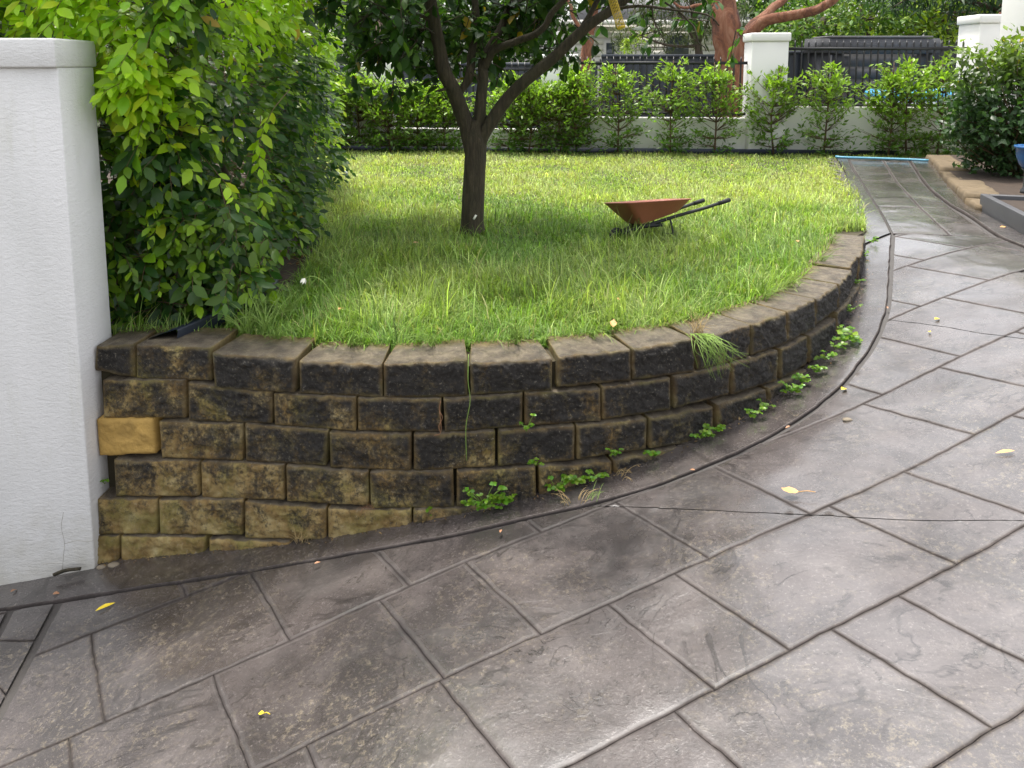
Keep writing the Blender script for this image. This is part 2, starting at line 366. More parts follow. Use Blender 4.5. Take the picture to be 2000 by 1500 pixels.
def signed(poly):
    A = poly[:-1]; B = poly[1:]; D = B-A; L2 = (D**2).sum(1)
    def f(x, y):
        """distance to the polyline, positive on its right-hand side, and nearest point"""
        P = np.c_[x, y][:, None, :]; t = np.clip(((P-A)*D).sum(2)/L2, 0, 1); N = A+D*t[..., None]
        d = np.linalg.norm(P-N, axis=2); k = d.argmin(1); r = np.arange(len(x)); n = N[r, k]; v = P[:, 0]-n
        s = np.where(D[k, 0]*v[:, 1]-D[k, 1]*v[:, 0] < 0, 1., -1.); return d[r, k]*s, n
    return f
f_left = signed(np.vstack([GROOVE, GROOVE_B[1:]])); f_right = signed(GROOVE_R)
jl0, jl1 = ondrive(1741, 456), ondrive(1952, 464)
c0, c1 = ondrive(1030, 982), ondrive(2000, 1017); c0 = c0-(c1-c0)*.5; c1 = c1+(c1-c0)*2
e0, e1 = ondrive(1700, 619), ondrive(2000, 662); e1 = e1+(e1-e0)*2; e0 = e0-(e1-e0)*.02
g0, g1 = ondrive(133, 1140), ondrive(0, 1395); g1 = g1+(g1-g0)*2; g0 = g0-(g1-g0)*.1
gb0, gb1 = ondrive(45, 1145), ondrive(-35, 1300); gb1 = gb1+(gb1-gb0)*2
def halfplane(a, b): return signed(np.array([a-(b-a)*3, b+(b-a)*3]))
f_join = halfplane(jl0, jl1); f_c = halfplane(c0, c1); f_e = halfplane(e0, e1); f_g = halfplane(g0, g1); f_gb = halfplane(gb0, gb1)
def slab(Q4, cons, nseed, parent, mat, gap=.0009, drop=0, up=0., name='slab'):
    Q4 = np.array(Q4, float); a, b2, c, d = Q4
    la = max(np.linalg.norm(b2-a), .05); lb = max(np.linalg.norm(d-a), .05); na = max(3, int(la/.025)); nb = max(3, int(lb/.025))
    sa_ = np.r_[gap/la, (gap+.003)/la, (gap+.007)/la, np.linspace((gap+.016)/la, 1-(gap+.016)/la, na), 1-(gap+.007)/la, 1-(gap+.003)/la, 1-gap/la]
    sb_ = np.r_[gap/lb, (gap+.003)/lb, (gap+.007)/lb, np.linspace((gap+.016)/lb, 1-(gap+.016)/lb, nb), 1-(gap+.007)/lb, 1-(gap+.003)/lb, 1-gap/lb]
    s, t = np.meshgrid(sa_, sb_); s = s.ravel(); t = t.ravel()
    P = np.outer((1-s)*(1-t), a)+np.outer(s*(1-t), b2)+np.outer(s*t, c)+np.outer((1-s)*t, d)
    na2, nb2 = len(sa_), len(sb_); edge = np.zeros(len(s)); ii = np.arange(len(s)); ci, ri = ii % na2, ii//na2
    e = np.minimum(np.minimum(ci, na2-1-ci), np.minimum(ri, nb2-1-ri)); edge = np.where(e == 0, 1., 0.)
    P[:, 0] += .006*(vnoise(P[:, 0]*26, P[:, 1]*26, 5.)-.5); P[:, 1] += .006*(vnoise(P[:, 0]*28, P[:, 1]*28, 9.)-.5)
    outside = np.zeros(len(s), bool); snapped = np.zeros(len(s), bool)
    for f, sgn, gp in cons:
        sd_, nn = f(P[:, 0], P[:, 1]); sd_ = sd_*sgn; bad = sd_ < gp
        outside |= sd_ < gp-.03
        dirn = unit((P-nn)*np.where(sd_ < 0, -1, 1)[:, None]); P[bad] = nn[bad]+dirn[bad]*gp; snapped |= bad; edge[bad] = 0
    idx = np.arange(len(s)).reshape(nb2, na2); q = np.stack([idx[:-1, :-1], idx[:-1, 1:], idx[1:, 1:], idx[1:, :-1]], -1).reshape(-1, 4)
    q = q[~(outside[q].all(1))]
    q = q[~(snapped[q].all(1))]
    if len(q) < 4: return None
    X, Y = P[:, 0], P[:, 1]
    n1 = vnoise(X*4.3+nseed, Y*4.3, nseed); ter = np.clip((n1-.55)/.03, 0, 1)*.0025+np.clip((n1-.36)/.04, 0, 1)*.002
    de = np.minimum(np.minimum(s, 1-s)*la, np.minimum(t, 1-t)*lb); rl = np.clip((de-.003)/.05, 0, 1)
    z = dz(X, Y)+up+rl*(ter-.0025+.0022*(vnoise(X*11, Y*11, nseed)-.5))+.0012*(vnoise(X*33, Y*33, 3.)-.5)-.0018*np.exp(-(de/.006)**2)*(.45+.9*vnoise(X*5, Y*5, 71.))
    used = np.unique(q); rm = -np.ones(len(s), int); rm[used] = np.arange(len(used))
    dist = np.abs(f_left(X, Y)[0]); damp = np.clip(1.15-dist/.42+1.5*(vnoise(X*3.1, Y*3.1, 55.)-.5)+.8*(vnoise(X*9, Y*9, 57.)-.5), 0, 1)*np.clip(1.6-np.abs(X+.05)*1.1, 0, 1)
    jt = 1-np.exp(-(de/.0055)**2)*np.clip(vnoise(X*7, Y*7, 31.)*1.5-.15, .1, .72)
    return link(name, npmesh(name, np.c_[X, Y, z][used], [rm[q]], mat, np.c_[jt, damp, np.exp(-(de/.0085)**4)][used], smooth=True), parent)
slope = math.tan(math.radians(22)); bdir = np.array([math.cos(math.radians(-57)), math.sin(math.radians(-57))]); adir = np.array([math.cos(math.radians(22)), math.sin(math.radians(22))])
rows_b = {-5: 5.13, -4: 4.67, -3: 4.21, -2: 3.76, -1: 3.30, 0: 2.84, 1: 2.35, 2: 1.90, 3: 1.475, 4: 1.06, 5: .62}      # intercepts of the long joints at x = 0
joints = {0: [-2.5, -2.05, -1.62, -1.12, -.66, -.32, .1, .5, .95, 1.5, 1.9, 2.4, 2.9], 1: [-2.4, -2.0, -1.6, -1.2, -.86, -.41, -.15, .36, .72, 1.4, 1.78, 2.2, 2.7], 2: [-2.3, -1.8, -1.4, -.95, -.51, -.19, .27, .48, 1.02, 1.32, 1.8, 2.3], 3: [-1.2, -.7, -.3, .0, .38, .82, 1.03, 1.5, 2.0], 4: [-.9, -.5, -.1, .3, .75, 1.2, 1.6]}
rj = random.Random(3)
for k in range(-5, 0):
    x = -2.6+.2*(k % 2); L = []
    while x < 5.5: L.append(x); x += rj.uniform(.3, .58)
    joints[k] = L
def on_line(b, x): return np.array([x, b+slope*x])
def isect(p, b):      # from p on one long joint along bdir to the joint with intercept b
    t = (b-(p[1]-slope*p[0]))/(bdir[1]-slope*bdir[0]); return p+bdir*t
jx = {}
ns = 0
for k in range(-5, 5):
    bt, bb = rows_b[k], rows_b[k+1]
    # joints[k] for k>=0 are given where the short joint meets the upper long joint of the row below it
    for x0, x1 in zip(joints[k][:-1], joints[k][1:]):
        if k == 0:   # given on the lower joint
            lo0, lo1 = on_line(bb, x0), on_line(bb, x1); up0, up1 = isect(lo0, bt), isect(lo1, bt)
        else:
            up0, up1 = on_line(bt, x0), on_line(bt, x1); lo0, lo1 = isect(up0, bb), isect(up1, bb)
        c = (up0+up1+lo0+lo1)/4
        if c[1] < .9 or c[1] > 5.2 or abs(c[0]) > .78*c[1]+.45: continue
        base = [(f_left, 1, .022 if c[0] > .6 else .010), (f_right, 1, .008), (f_join, 1, .006), (f_g, -1, .016)]
        quad = [lo0, lo1, up1, up0]; done = []
        cd = f_c(np.array(quad)[:, 0], np.array(quad)[:, 1])[0]; ed = f_e(np.array(quad)[:, 0], np.array(quad)[:, 1])[0]
        sides = [[]]
        if (cd > .004).any() and (cd < -.004).any(): sides = [[(f_c, 1, .002)], [(f_c, -1, .002)]]
        elif (ed > .004).any() and (ed < -.004).any(): sides = [[(f_e, 1, .0025)], [(f_e, -1, .0025)]]
        ns += 1
        for sde in sides:
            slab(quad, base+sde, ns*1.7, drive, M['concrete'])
# band between the left expansion joints, and the apron beyond
for k in range(5):
    a0 = g0+(g1-g0)*(k*.12); a1 = g0+(g1-g0)*((k+1)*.12-.001); b0 = gb0+(gb1-gb0)*(k*.12); b1 = gb0+(gb1-gb0)*((k+1)*.12-.001)
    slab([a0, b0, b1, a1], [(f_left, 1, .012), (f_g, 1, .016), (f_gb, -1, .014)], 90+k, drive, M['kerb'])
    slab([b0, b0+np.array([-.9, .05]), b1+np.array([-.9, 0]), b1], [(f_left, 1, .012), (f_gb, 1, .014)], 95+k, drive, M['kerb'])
# the far garden path
path = tag(link('path', MB().box((3.6, 8.40, -.10), (4.75, 8.44, -.012)).mesh('path', M['grout'])), kind='structure')
rowv = [(456, 464), (403, 407), (352, 356), (309, 312)]
gl = lambda v: (np.interp(v, [309, 330, 352, 385, 425, 458], [1656, 1665, 1680, 1700, 1725, 1741]), np.interp(v, [309, 360, 397, 423, 460], [1773, 1807, 1850, 1893, 1947]))
for k, (v0, v1) in enumerate(zip(rowv[:-1], rowv[1:])):
    (l0, r0), (l1, r1) = gl(v0[0]), gl(v1[0])
    A, B, C_, D = ondrive(l0, v0[0]), ondrive(r0, v0[1]), ondrive(r1, v1[1]), ondrive(l1, v1[0])
    for s0, s1 in ((0, .58), (.58, 1)):
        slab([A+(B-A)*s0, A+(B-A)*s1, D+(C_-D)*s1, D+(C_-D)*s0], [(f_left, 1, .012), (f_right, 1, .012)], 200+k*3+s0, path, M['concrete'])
# edging band along the wall: raised, rolled nose
wa = np.vstack([[(-3.2, 2.70), (-1.75, 2.70)], CURVE[(S > 0) & (S < s_[-1]-.02)]]); wi = resample(wa, 1500); gr = resample(GROOVE, 420); gr = gr+np.c_[vnoise(np.arange(420)*.23, 0*np.arange(420.)), vnoise(np.arange(420)*.23, 7+0*np.arange(420.))]*.006-.003; k0 = 0; matched = []
for p in gr:      # for every groove point the closest point of the wall line, kept monotone
    k0 += int(np.linalg.norm(wi[k0:k0+60]-p, axis=1).argmin()); matched.append(wi[k0])
def strip2(name, A, B, mat, up, nose, flip=False):
    V = []; n = len(A)
    for i in range(n):
        a, b_ = A[i], B[i]; L = max(.05, np.linalg.norm(b_-a)); nz = min(nose, L*.4); tt = [0, .25, .5, .75, 1-nz/L, 1-nz*.6/L, 1-nz*.25/L, 1, 1]; hh = [up]*5+[up*.92, up*.55, up*-.1, -.03]
        for t, h in zip(tt, hh):
            p = a+(b_-a)*t; V.append((p[0], p[1], float(dz(p[0], p[1]))+h+.004*(float(vnoise(p[0]*5, p[1]*5))-.5)+.0012*(float(vnoise(p[0]*30, p[1]*30))-.5)))
    m = 9; idx = np.arange(n*m).reshape(n, m); q = np.stack([idx[:-1, :-1], idx[:-1, 1:], idx[1:, 1:], idx[1:, :-1]], -1).reshape(-1, 4)
    if flip: q = q[:, ::-1]
    tn = np.ones((n*m, 3)); tn[:, 1:] = 0; k3 = tn.reshape(n, m, 3); k3[:, 5:, 2] = 1; k3[:, 6:, 0] = .5; k3[:, 8:, 0] = .15; k3[::47, :, 0] = .1
    return tag(link(name, npmesh(name, V, [q], mat, tn, smooth=True)), kind='structure')
strip2('driveway_edging', np.array(matched), gr, M['kerb'], .004, .008, True)
strip2('path_edging', resample(np.vstack([wi[-1:]+np.array([[.0, .01]]), np.array(LAWN_R)-np.array([.06, 0])]), 60), resample(GROOVE_B, 60), M['kerb'], .012, .02, True)
rin = resample(np.array([ondrive(*q) for q in [(1812, 309), (1850, 366), (1892, 408), (1912, 414), (2000, 462), (2200, 560), (2500, 690)]]), 60)
strip2('path_edging', rin, resample(GROOVE_R, 60), M['kerb'], .010, .02)

# ------------------------------------------------------------------ retaining wall of split-face blocks
wall = empty('retaining_wall', (0, 2.6, -.55), 'curved retaining wall of mossy blackened split-face concrete blocks holding the lawn', 'wall')
bseed = [0]
def block(tl, tr, br, bl, n_l, n_r, depth=.2, mat='block', rough=.015, yaw=0.):
    """four front corners in space, outward normals at both ends"""
    bseed[0] += 1; sd_ = bseed[0]*3.7
    tl, tr, br, bl = (np.array(p, float) for p in (tl, tr, br, bl)); wd = np.linalg.norm(tr-tl); ht = np.linalg.norm(tl-bl)
    nu = max(6, int(wd/.0085)); nv = max(5, int(ht/.0085)); ed_u = .006/wd; ed_v = .006/ht
    us = np.r_[0, ed_u, np.linspace(ed_u*2.4, 1-ed_u*2.4, nu), 1-ed_u, 1]; vs = np.r_[0, ed_v, np.linspace(ed_v*2.4, 1-ed_v*2.4, nv), 1-ed_v, 1]
    u, v = np.meshgrid(us, vs); a, b_ = len(us), len(vs); uu, vv = u.ravel(), v.ravel()
    P = np.outer((1-uu)*(1-vv), tl)+np.outer(uu*(1-vv), tr)+np.outer(uu*vv, br)+np.outer((1-uu)*vv, bl)
    N = np.c_[np.outer(1-uu, n_l)+np.outer(uu, n_r), np.zeros(len(uu))]; N = unit(N)
    xx, yy = uu*wd, vv*ht
    dd = np.minimum(np.minimum(xx, wd-xx), np.minimum(yy, ht-yy))
    env = np.clip(dd/.012, 0, 1)
    h = (vnoise(xx*22+sd_, yy*30, sd_)-.35)*.9+(np.abs(vnoise(xx*48+sd_, yy*62, sd_+5)-.5)*2-.4)*.7+(RNG.random(len(xx))-.5)*.42
    disp = rough*(.25*env+env*h)-.004*(1-np.clip(dd/.005, 0, 1))
    P = P+N*disp[:, None]
    # ragged upper and lower arris
    P[:, 2] += np.where((vv == 0) | (vv == 1), (vnoise(xx*45+sd_, vv*9, sd_+2)-.5)*.006, 0)
    tint = np.clip(.50+dd/.028+.4*(vnoise(xx*30, yy*30, sd_)-.5), 0, 1)
    idx = np.arange(a*b_).reshape(b_, a); q = np.stack([idx[:-1, :-1], idx[1:, :-1], idx[1:, 1:], idx[:-1, 1:]], -1).reshape(-1, 4)
    V = [P]; Qs = [q]; off = len(P); tn = [tint]
    ring = np.r_[idx[0, :], idx[1:, -1], idx[-1, -2::-1], idx[-2:0:-1, 0]]
    taper = .03*wd; tdir = unit(tr-tl)
    back = P[ring].copy(); uf = uu[ring]; back -= np.c_[N[ring][:, :2]*depth, np.zeros(len(ring))]; back += np.outer((.5-uf)*2*taper, tdir)
    mid = P[ring]*.96+back*.04
    V += [back]; m_ = len(ring); r2 = np.arange(m_)+off
    Qs.append(np.stack([ring, np.roll(ring, -1), np.roll(r2, -1), r2], -1)); tn.append(np.full(m_, .45))
    V.append(back.mean(0)[None]); tn.append([.4])
    T3 = np.stack([r2, np.roll(r2, -1), np.full(m_, off+m_)], -1)
    tn = np.concatenate(tn)
    me = npmesh('block', np.vstack(V), [np.vstack(Qs), T3], M[mat], np.repeat(tn[:, None], 3, 1))
    o = link('block', me, wall); o.matrix_parent_inverse = wall.matrix_world.inverted(); return o
wall.matrix_world = Matrix.Translation((0, 2.6, -.55))
def corner(u, v, d):
    s, z = hit(u, v, d); p, nn = at_s(s, d); return np.array([p[0], p[1], z]), nn
def pxblock(c4, k, mat='block', fwd=0., depth=.2, rough=.015):
    d = .012*k+fwd; q = [corner(u, v, d) for u, v in c4]
    return block(q[0][0], q[1][0], q[2][0], q[3][0], q[0][1], q[1][1], depth, mat, rough)
R1 = [((188, 677), (262, 671), (264, 739), (184, 723)), ((266, 674), (412, 679), (412, 743), (266, 740)), ((414, 689), (578, 700), (575, 767), (419, 759)), ((584, 705), (745, 711), (747, 777), (585, 769)), ((749, 711), (913, 703), (913, 775), (750, 778)), ((918, 708), (1079, 700), (1078, 764), (920, 772)), ((1091, 696), (1232, 682), (1233, 743), (1088, 757)), ((1235, 681), (1356, 662), (1357, 727), (1236, 742)), ((1359, 661), (1466, 635), (1463, 695), (1362, 724)), ((1469, 634), (1536, 611), (1537, 670), (1468, 694)), ((1538, 610), (1592, 584), (1592, 641), (1538, 669))]
for i, q in enumerate(R1): pxblock(q, 0, fwd=(.0, .0, .014, .002, 0, .004, 0, .003, 0, .002, 0)[i])
R2 = [((200, 743), (362, 742), (362, 816), (202, 817)), ((367, 748), (531, 766), (530, 827), (368, 822)), ((534, 768), (695, 776), (694, 842), (536, 830)), ((698, 778), (862, 779), (860, 844), (699, 841)), ((866, 779), (1021, 769), (1020, 833), (869, 845)), ((1025, 768), (1173, 760), (1174, 823), (1025, 831)), ((1177, 756), (1310, 739), (1310, 800), (1177, 820)), ((1317, 737), (1427, 712), (1424, 770), (1318, 798)), ((1430, 710), (1520, 684), (1518, 743), (1430, 771)), ((1526, 682), (1577, 657), (1577, 711), (1526, 740)), ((1582, 656), (1633, 622), (1632, 680), (1582, 709))]
for q in R2: pxblock(q, 1)
pxblock(((188, 819), (298, 818), (304, 886), (194, 891)), 2, 'block_yellow', rough=.010)
R3 = [((310, 825), (473, 829), (472, 900), (316, 895)), ((478, 829), (640, 841), (636, 910), (480, 901)), ((643, 846), (803, 849), (803, 920), (645, 913)), ((808, 849), (967, 843), (967, 911), (808, 920)), ((973, 843), (1123, 832), (1122, 899), (973, 911)), ((1127, 832), (1264, 818), (1262, 877), (1128, 898)), ((1268, 818), (1393, 794), (1393, 857), (1270, 877)), ((1402, 790), (1497, 761), (1496, 822), (1402, 854)), ((1503, 759), (1579, 721), (1579, 784), (1503, 820)), ((1584, 719), (1632, 686), (1632, 745), (1584, 780))]
for q in R3: pxblock(q, 2)
R4 = [((222, 899), (388, 902), (388, 970), (226, 970)), ((392, 902), (554, 908), (554, 977), (394, 973)), ((558, 911), (719, 922), (720, 989), (560, 979)), ((722, 922), (885, 921), (887, 991), (724, 994)), ((892, 921), (1046, 912), (1048, 982), (892, 990)), ((1053, 912), (1195, 902), (1196, 972), (1054, 980)), ((1199, 900), (1327, 875), (1328, 945), (1200, 968)), ((1331, 873), (1430, 848), (1431, 910), (1332, 940))]
for q in R4: pxblock(q, 3)
R5 = [((190, 976), (306, 976), (306, 1044), (192, 1044)), ((310, 976), (474, 976), (472, 1046), (312, 1044)), ((478, 981), (636, 994), (636, 1054), (478, 1052)), ((640, 994), (803, 996), (803, 1066), (641, 1062)), ((807, 996), (960, 988), (960, 1058), (807, 1066))]
for q in R5: pxblock(q, 4)
R6 = [((184, 1048), (232, 1048), (232, 1120), (185, 1120)), ((236, 1048), (400, 1049), (400, 1122), (236, 1120)), ((408, 1052), (566, 1060), (566, 1130), (408, 1124))]
for q in R6: pxblock(q, 5)
def sblock(s0, s1, zt, zb, k, fwd=0., mat='block', depth=.2):
    d = .012*k+fwd; (a, na_), (b_, nb_) = at_s(s0, d), at_s(s1, d)
    return block((*a, zt), (*b_, zt), (*b_, zb), (*a, zb), na_, nb_, depth, mat)
s_r1 = hit(1593, 584, 0)[0]; s_r2 = hit(1635, 622, .012)[0]
for i in range(5):
    s0 = s_r1+.004+i*.298; s1 = min(s0+.29, S[-1]-.02)
    sblock(s0, s1, (.0, .002, .012, .006, -.002)[i], -.125, 0, (0, .002, -.012, 0, -.006)[i])
for i in range(4): sblock(s_r2+.004+i*.298, min(s_r2+.294+i*.298, S[-1]-.03), -.130, -.255, 1)
for i in range(2): sblock(s_r2+.10+i*.298, s_r2+.39+i*.298, -.258, -.38, 2)

# ------------------------------------------------------------------ white rendered boundary wall on the left
XR = -1.56; YF = 2.655; YB = 2.885
bw = empty('boundary_wall', (XR-.7, YF, -.95), 'thick white rendered boundary wall with a coping beside the block wall', 'wall')
def adopt(o, par):
    o.parent = par; o.matrix_parent_inverse = Matrix.Translation(par.location).inverted(); return o
zc0 = ony(60, 132, YF)[2]; zc1 = ony(60, 74, YF-.03)[2]
body = MB(); body.box((XR-1.6, YF, -1.05), (XR, YB, zc0)); bo = adopt(body.obj('wall_body', M['render'], bevel=.006), bw)
cp = MB(); y0, y1 = YF-.018, YB+.018; xr = XR+.004
cp.hexa([(XR-1.6, y0, zc0), (xr, y0, zc0), (xr, y1, zc0), (XR-1.6, y1, zc0), (XR-1.6, y0, zc1), (xr, y0, zc1), (xr, y1, zc1-.004), (XR-1.6, y1, zc1+.035)])
adopt(cp.obj('coping', M['render'], bevel=.007), bw)
ck = MB()
for pts in ([(124, 1000), (120, 1030), (126, 1060), (124, 1085), (122, 1112)], [(126, 1062), (150, 1056), (168, 1058), (182, 1056)], [(84, 1102), (104, 1100), (122, 1100)]):
    P = np.array([ony(u, v, YF-.0002) for u, v in pts]); ck.tube(catmull(P, 4), .0009, 4)
adopt(ck.obj('crack', M['crack']), bw)

# ------------------------------------------------------------------ leaves
def leaf_template(fold=.25, curl=.18, nseg=2, wmax=.5):
    """unit leaf along x, width y in units of leaf width, z normal"""
    if nseg == 1:
        V = np.array([(0, 0, 0), (.45, .5, fold*.5), (.45, -.5, fold*.5), (.5, 0, 0), (1, 0, -curl)]); T = np.array([(0, 3, 1), (3, 4, 1), (0, 2, 3), (3, 2, 4)])
    else:
        V = np.array([(0, 0, 0), (.22, .36, fold*.36), (.22, -.36, fold*.36), (.25, 0, .01), (.55, .5, fold*.5-curl*.2), (.55, -.5, fold*.5-curl*.2), (.58, 0, -curl*.2), (.85, .22, -curl*.6), (.85, -.22, -curl*.6), (.86, 0, -curl*.65), (1, 0, -curl)])
        T = np.array([(0, 3, 1), (0, 2, 3), (1, 3, 6), (1, 6, 4), (3, 2, 5), (3, 5, 6), (4, 6, 9), (4, 9, 7), (6, 5, 8), (6, 8, 9), (7, 9, 10), (9, 8, 10)])
    return V, T
def frames(d, up):
    x = unit(d); y = unit(np.cross(up, x)); z = np.cross(x, y); return x, y, z
def leaves(name, P, D, U, L, W, tint, mat, nseg=1, fold=.25, curl=.18):
    V, T = leaf_template(fold, curl, nseg); x, y, z = frames(D, U); k = len(V); L = np.broadcast_to(L, (len(P),)); W = np.broadcast_to(W, (len(P),))
    A = P[:, None, :]+V[None, :, 0, None]*(x*L[:, None])[:, None, :]+V[None, :, 1, None]*(y*W[:, None])[:, None, :]+V[None, :, 2, None]*(z*W[:, None])[:, None, :]
    F_ = (T[None]+(np.arange(len(P))*k)[:, None, None]).reshape(-1, 3)
    return npmesh(name, A.reshape(-1, 3), [F_], mat, np.repeat(tint, k, 0), smooth=nseg > 1)
def rnd(n, a=-1., b=1.): return RNG.uniform(a, b, (n, 3))
def project(P):
    y = P[:, 1]; z = P[:, 2]-H; dep = y*math.cos(TH)-z*math.sin(TH); up = y*math.sin(TH)+z*math.cos(TH)
    return 1000+F*P[:, 0]/dep, PYC-F*up/dep, dep
def split_leaves(par, P, D, U, L, W, tint, mat, nbig, palette, score, fold=.22, curl=.2):
    """the nbig leaves that show largest become objects of their own, the rest one mesh"""
    order = np.argsort(-score); big = order[:nbig]; rest = order[nbig:]
    o = link('foliage', leaves('foliage', P[rest], D[rest], U[rest], L[rest], W[rest], tint[rest], mat, 2, fold, curl), par); tag(o, kind='stuff'); o.matrix_parent_inverse = Matrix.Translation(par.location).inverted()
    V, T = leaf_template(fold, curl, 2); meshes = []
    pal = np.array(palette)
    for c in pal: meshes.append(npmesh('leaf', V*np.array([1, .5, .5]), [T], mat, np.tile(c, (len(V), 1)), smooth=True))
    x, y, z = frames(D[big], U[big])
    for i, j in enumerate(big):
        k = int(((pal-tint[j])**2).sum(1).argmin()); ob = link('leaf', meshes[k], par)
        Mx = Matrix.Identity(4); l, w_ = float(L[j]), float(W[j])*2
        for r in range(3): Mx[r][0] = x[i][r]*l; Mx[r][1] = y[i][r]*w_; Mx[r][2] = z[i][r]*w_; Mx[r][3] = P[j][r]-par.location[r]
        ob.matrix_local = Mx

# hedge on the left
hedge = empty('hedge_shrub', (-1.75, 4.2, 0), 'tall glossy hedge with bright lime new growth behind the white boundary wall', 'hedge')
def lerp(a, b, t): return a+(b-a)*t
HP, HD, HU, HL, HW, HT, HTW = [], [], [], [], [], [], MB()
def sprig(p, d, n, ll, young, face=(.15, -.9, .75)):
    d = unit(np.array(d, float)); q = np.array(p, float); step = ll*.38; pts = [q-d*.12, q.copy()]
    for i in range(n):
        d = unit(d+np.array([0, 0, -.10])+RNG.normal(0, .07, 3)); q = q+d*step; pts.append(q.copy())
        side = unit(np.cross(d, np.array([0, 0, 1.]))+RNG.normal(0, .25, 3))*(1 if i % 2 else -1)
        ld = unit(d*.75+side*.8+np.array([0, 0, -.28])+RNG.normal(0, .18, 3)) if i < n-1 else unit(d+RNG.normal(0, .1, 3)+np.array([0, 0, -.15]))
        up = unit(np.array(face)+RNG.normal(0, .35, 3))
        HP.append(q.copy()); HD.append(ld); HU.append(up); l = ll*RNG.uniform(.55, 1.2)*(.75 if i == n-1 else 1); HL.append(l); HW.append(l*RNG.uniform(.40, .52))
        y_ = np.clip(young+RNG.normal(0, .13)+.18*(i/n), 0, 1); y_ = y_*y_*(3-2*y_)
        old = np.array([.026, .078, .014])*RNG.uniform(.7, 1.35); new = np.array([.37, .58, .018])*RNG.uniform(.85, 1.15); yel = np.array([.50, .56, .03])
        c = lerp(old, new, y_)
        if y_ > .9 and RNG.random() < .28: c = lerp(c, yel, RNG.uniform(.3, .9))
        if RNG.random() < .003: c = np.array([.45, .30, .03])
        HT.append(c)
    HTW.tube(np.array(pts), np.linspace(.0022, .0008, len(pts)), 3)
def hedge_x(y, z):      # right-hand face of the hedge
    return -1.36+.08*math.sin(z*4+1)+.07*math.sin(y*3.1+z*2)+(-.10*max(0, .45-z))-max(0, y-4.2)*.13+(.10 if z > .7 else 0)
def hedge_front(x, z): return 3.08-.10*math.sin(x*6+z*3)+.10*max(0, .42-z)-.11*max(0, min(1, z-.6))
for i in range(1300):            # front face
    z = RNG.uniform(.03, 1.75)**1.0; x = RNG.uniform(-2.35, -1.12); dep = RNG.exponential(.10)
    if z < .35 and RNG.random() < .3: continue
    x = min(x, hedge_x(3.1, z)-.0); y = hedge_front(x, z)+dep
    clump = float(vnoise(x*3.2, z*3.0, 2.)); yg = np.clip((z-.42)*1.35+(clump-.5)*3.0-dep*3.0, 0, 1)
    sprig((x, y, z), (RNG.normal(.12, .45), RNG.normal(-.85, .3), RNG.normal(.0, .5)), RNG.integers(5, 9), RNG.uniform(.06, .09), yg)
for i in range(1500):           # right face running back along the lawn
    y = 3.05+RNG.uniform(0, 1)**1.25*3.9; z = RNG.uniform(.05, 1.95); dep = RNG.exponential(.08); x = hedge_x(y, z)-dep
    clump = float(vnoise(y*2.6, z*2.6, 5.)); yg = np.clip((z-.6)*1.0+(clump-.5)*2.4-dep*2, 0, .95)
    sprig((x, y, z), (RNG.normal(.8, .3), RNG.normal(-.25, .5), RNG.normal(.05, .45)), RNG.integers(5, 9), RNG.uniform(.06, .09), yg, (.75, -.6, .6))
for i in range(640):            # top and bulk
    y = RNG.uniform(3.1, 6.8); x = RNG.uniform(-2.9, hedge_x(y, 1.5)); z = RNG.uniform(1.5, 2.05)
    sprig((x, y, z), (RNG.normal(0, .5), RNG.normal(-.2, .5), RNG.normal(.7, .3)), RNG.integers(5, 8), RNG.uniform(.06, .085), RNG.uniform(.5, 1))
for (u, v) in [(300, 455), (350, 475), (330, 420), (475, 450), (505, 415), (430, 380), (290, 390), (390, 350), (520, 350), (270, 320), (540, 290), (450, 300)]:
    p = ony(u, v-70, 3.05 if u < 440 else 3.4)
    for k in range(1): sprig(p+RNG.normal(0, .025, 3), (RNG.normal(.1, .3), -.6, -.55), RNG.integers(5, 8), RNG.uniform(.06, .085), RNG.uniform(.6, .85))
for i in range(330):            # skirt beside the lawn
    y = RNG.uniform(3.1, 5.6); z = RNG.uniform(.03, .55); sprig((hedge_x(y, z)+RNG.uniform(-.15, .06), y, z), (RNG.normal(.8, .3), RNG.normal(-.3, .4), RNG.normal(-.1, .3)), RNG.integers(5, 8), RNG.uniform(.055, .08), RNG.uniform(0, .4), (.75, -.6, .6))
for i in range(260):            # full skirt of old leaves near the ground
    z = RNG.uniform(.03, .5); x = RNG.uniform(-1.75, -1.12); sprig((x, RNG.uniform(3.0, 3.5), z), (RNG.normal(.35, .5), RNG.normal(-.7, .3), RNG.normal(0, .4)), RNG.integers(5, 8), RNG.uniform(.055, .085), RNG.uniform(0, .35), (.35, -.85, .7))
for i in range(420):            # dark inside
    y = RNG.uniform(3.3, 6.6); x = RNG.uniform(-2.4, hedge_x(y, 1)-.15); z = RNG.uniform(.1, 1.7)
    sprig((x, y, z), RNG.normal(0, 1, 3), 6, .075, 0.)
HP, HD, HU, HL, HW, HT = (np.array(a) for a in (HP, HD, HU, HL, HW, HT))
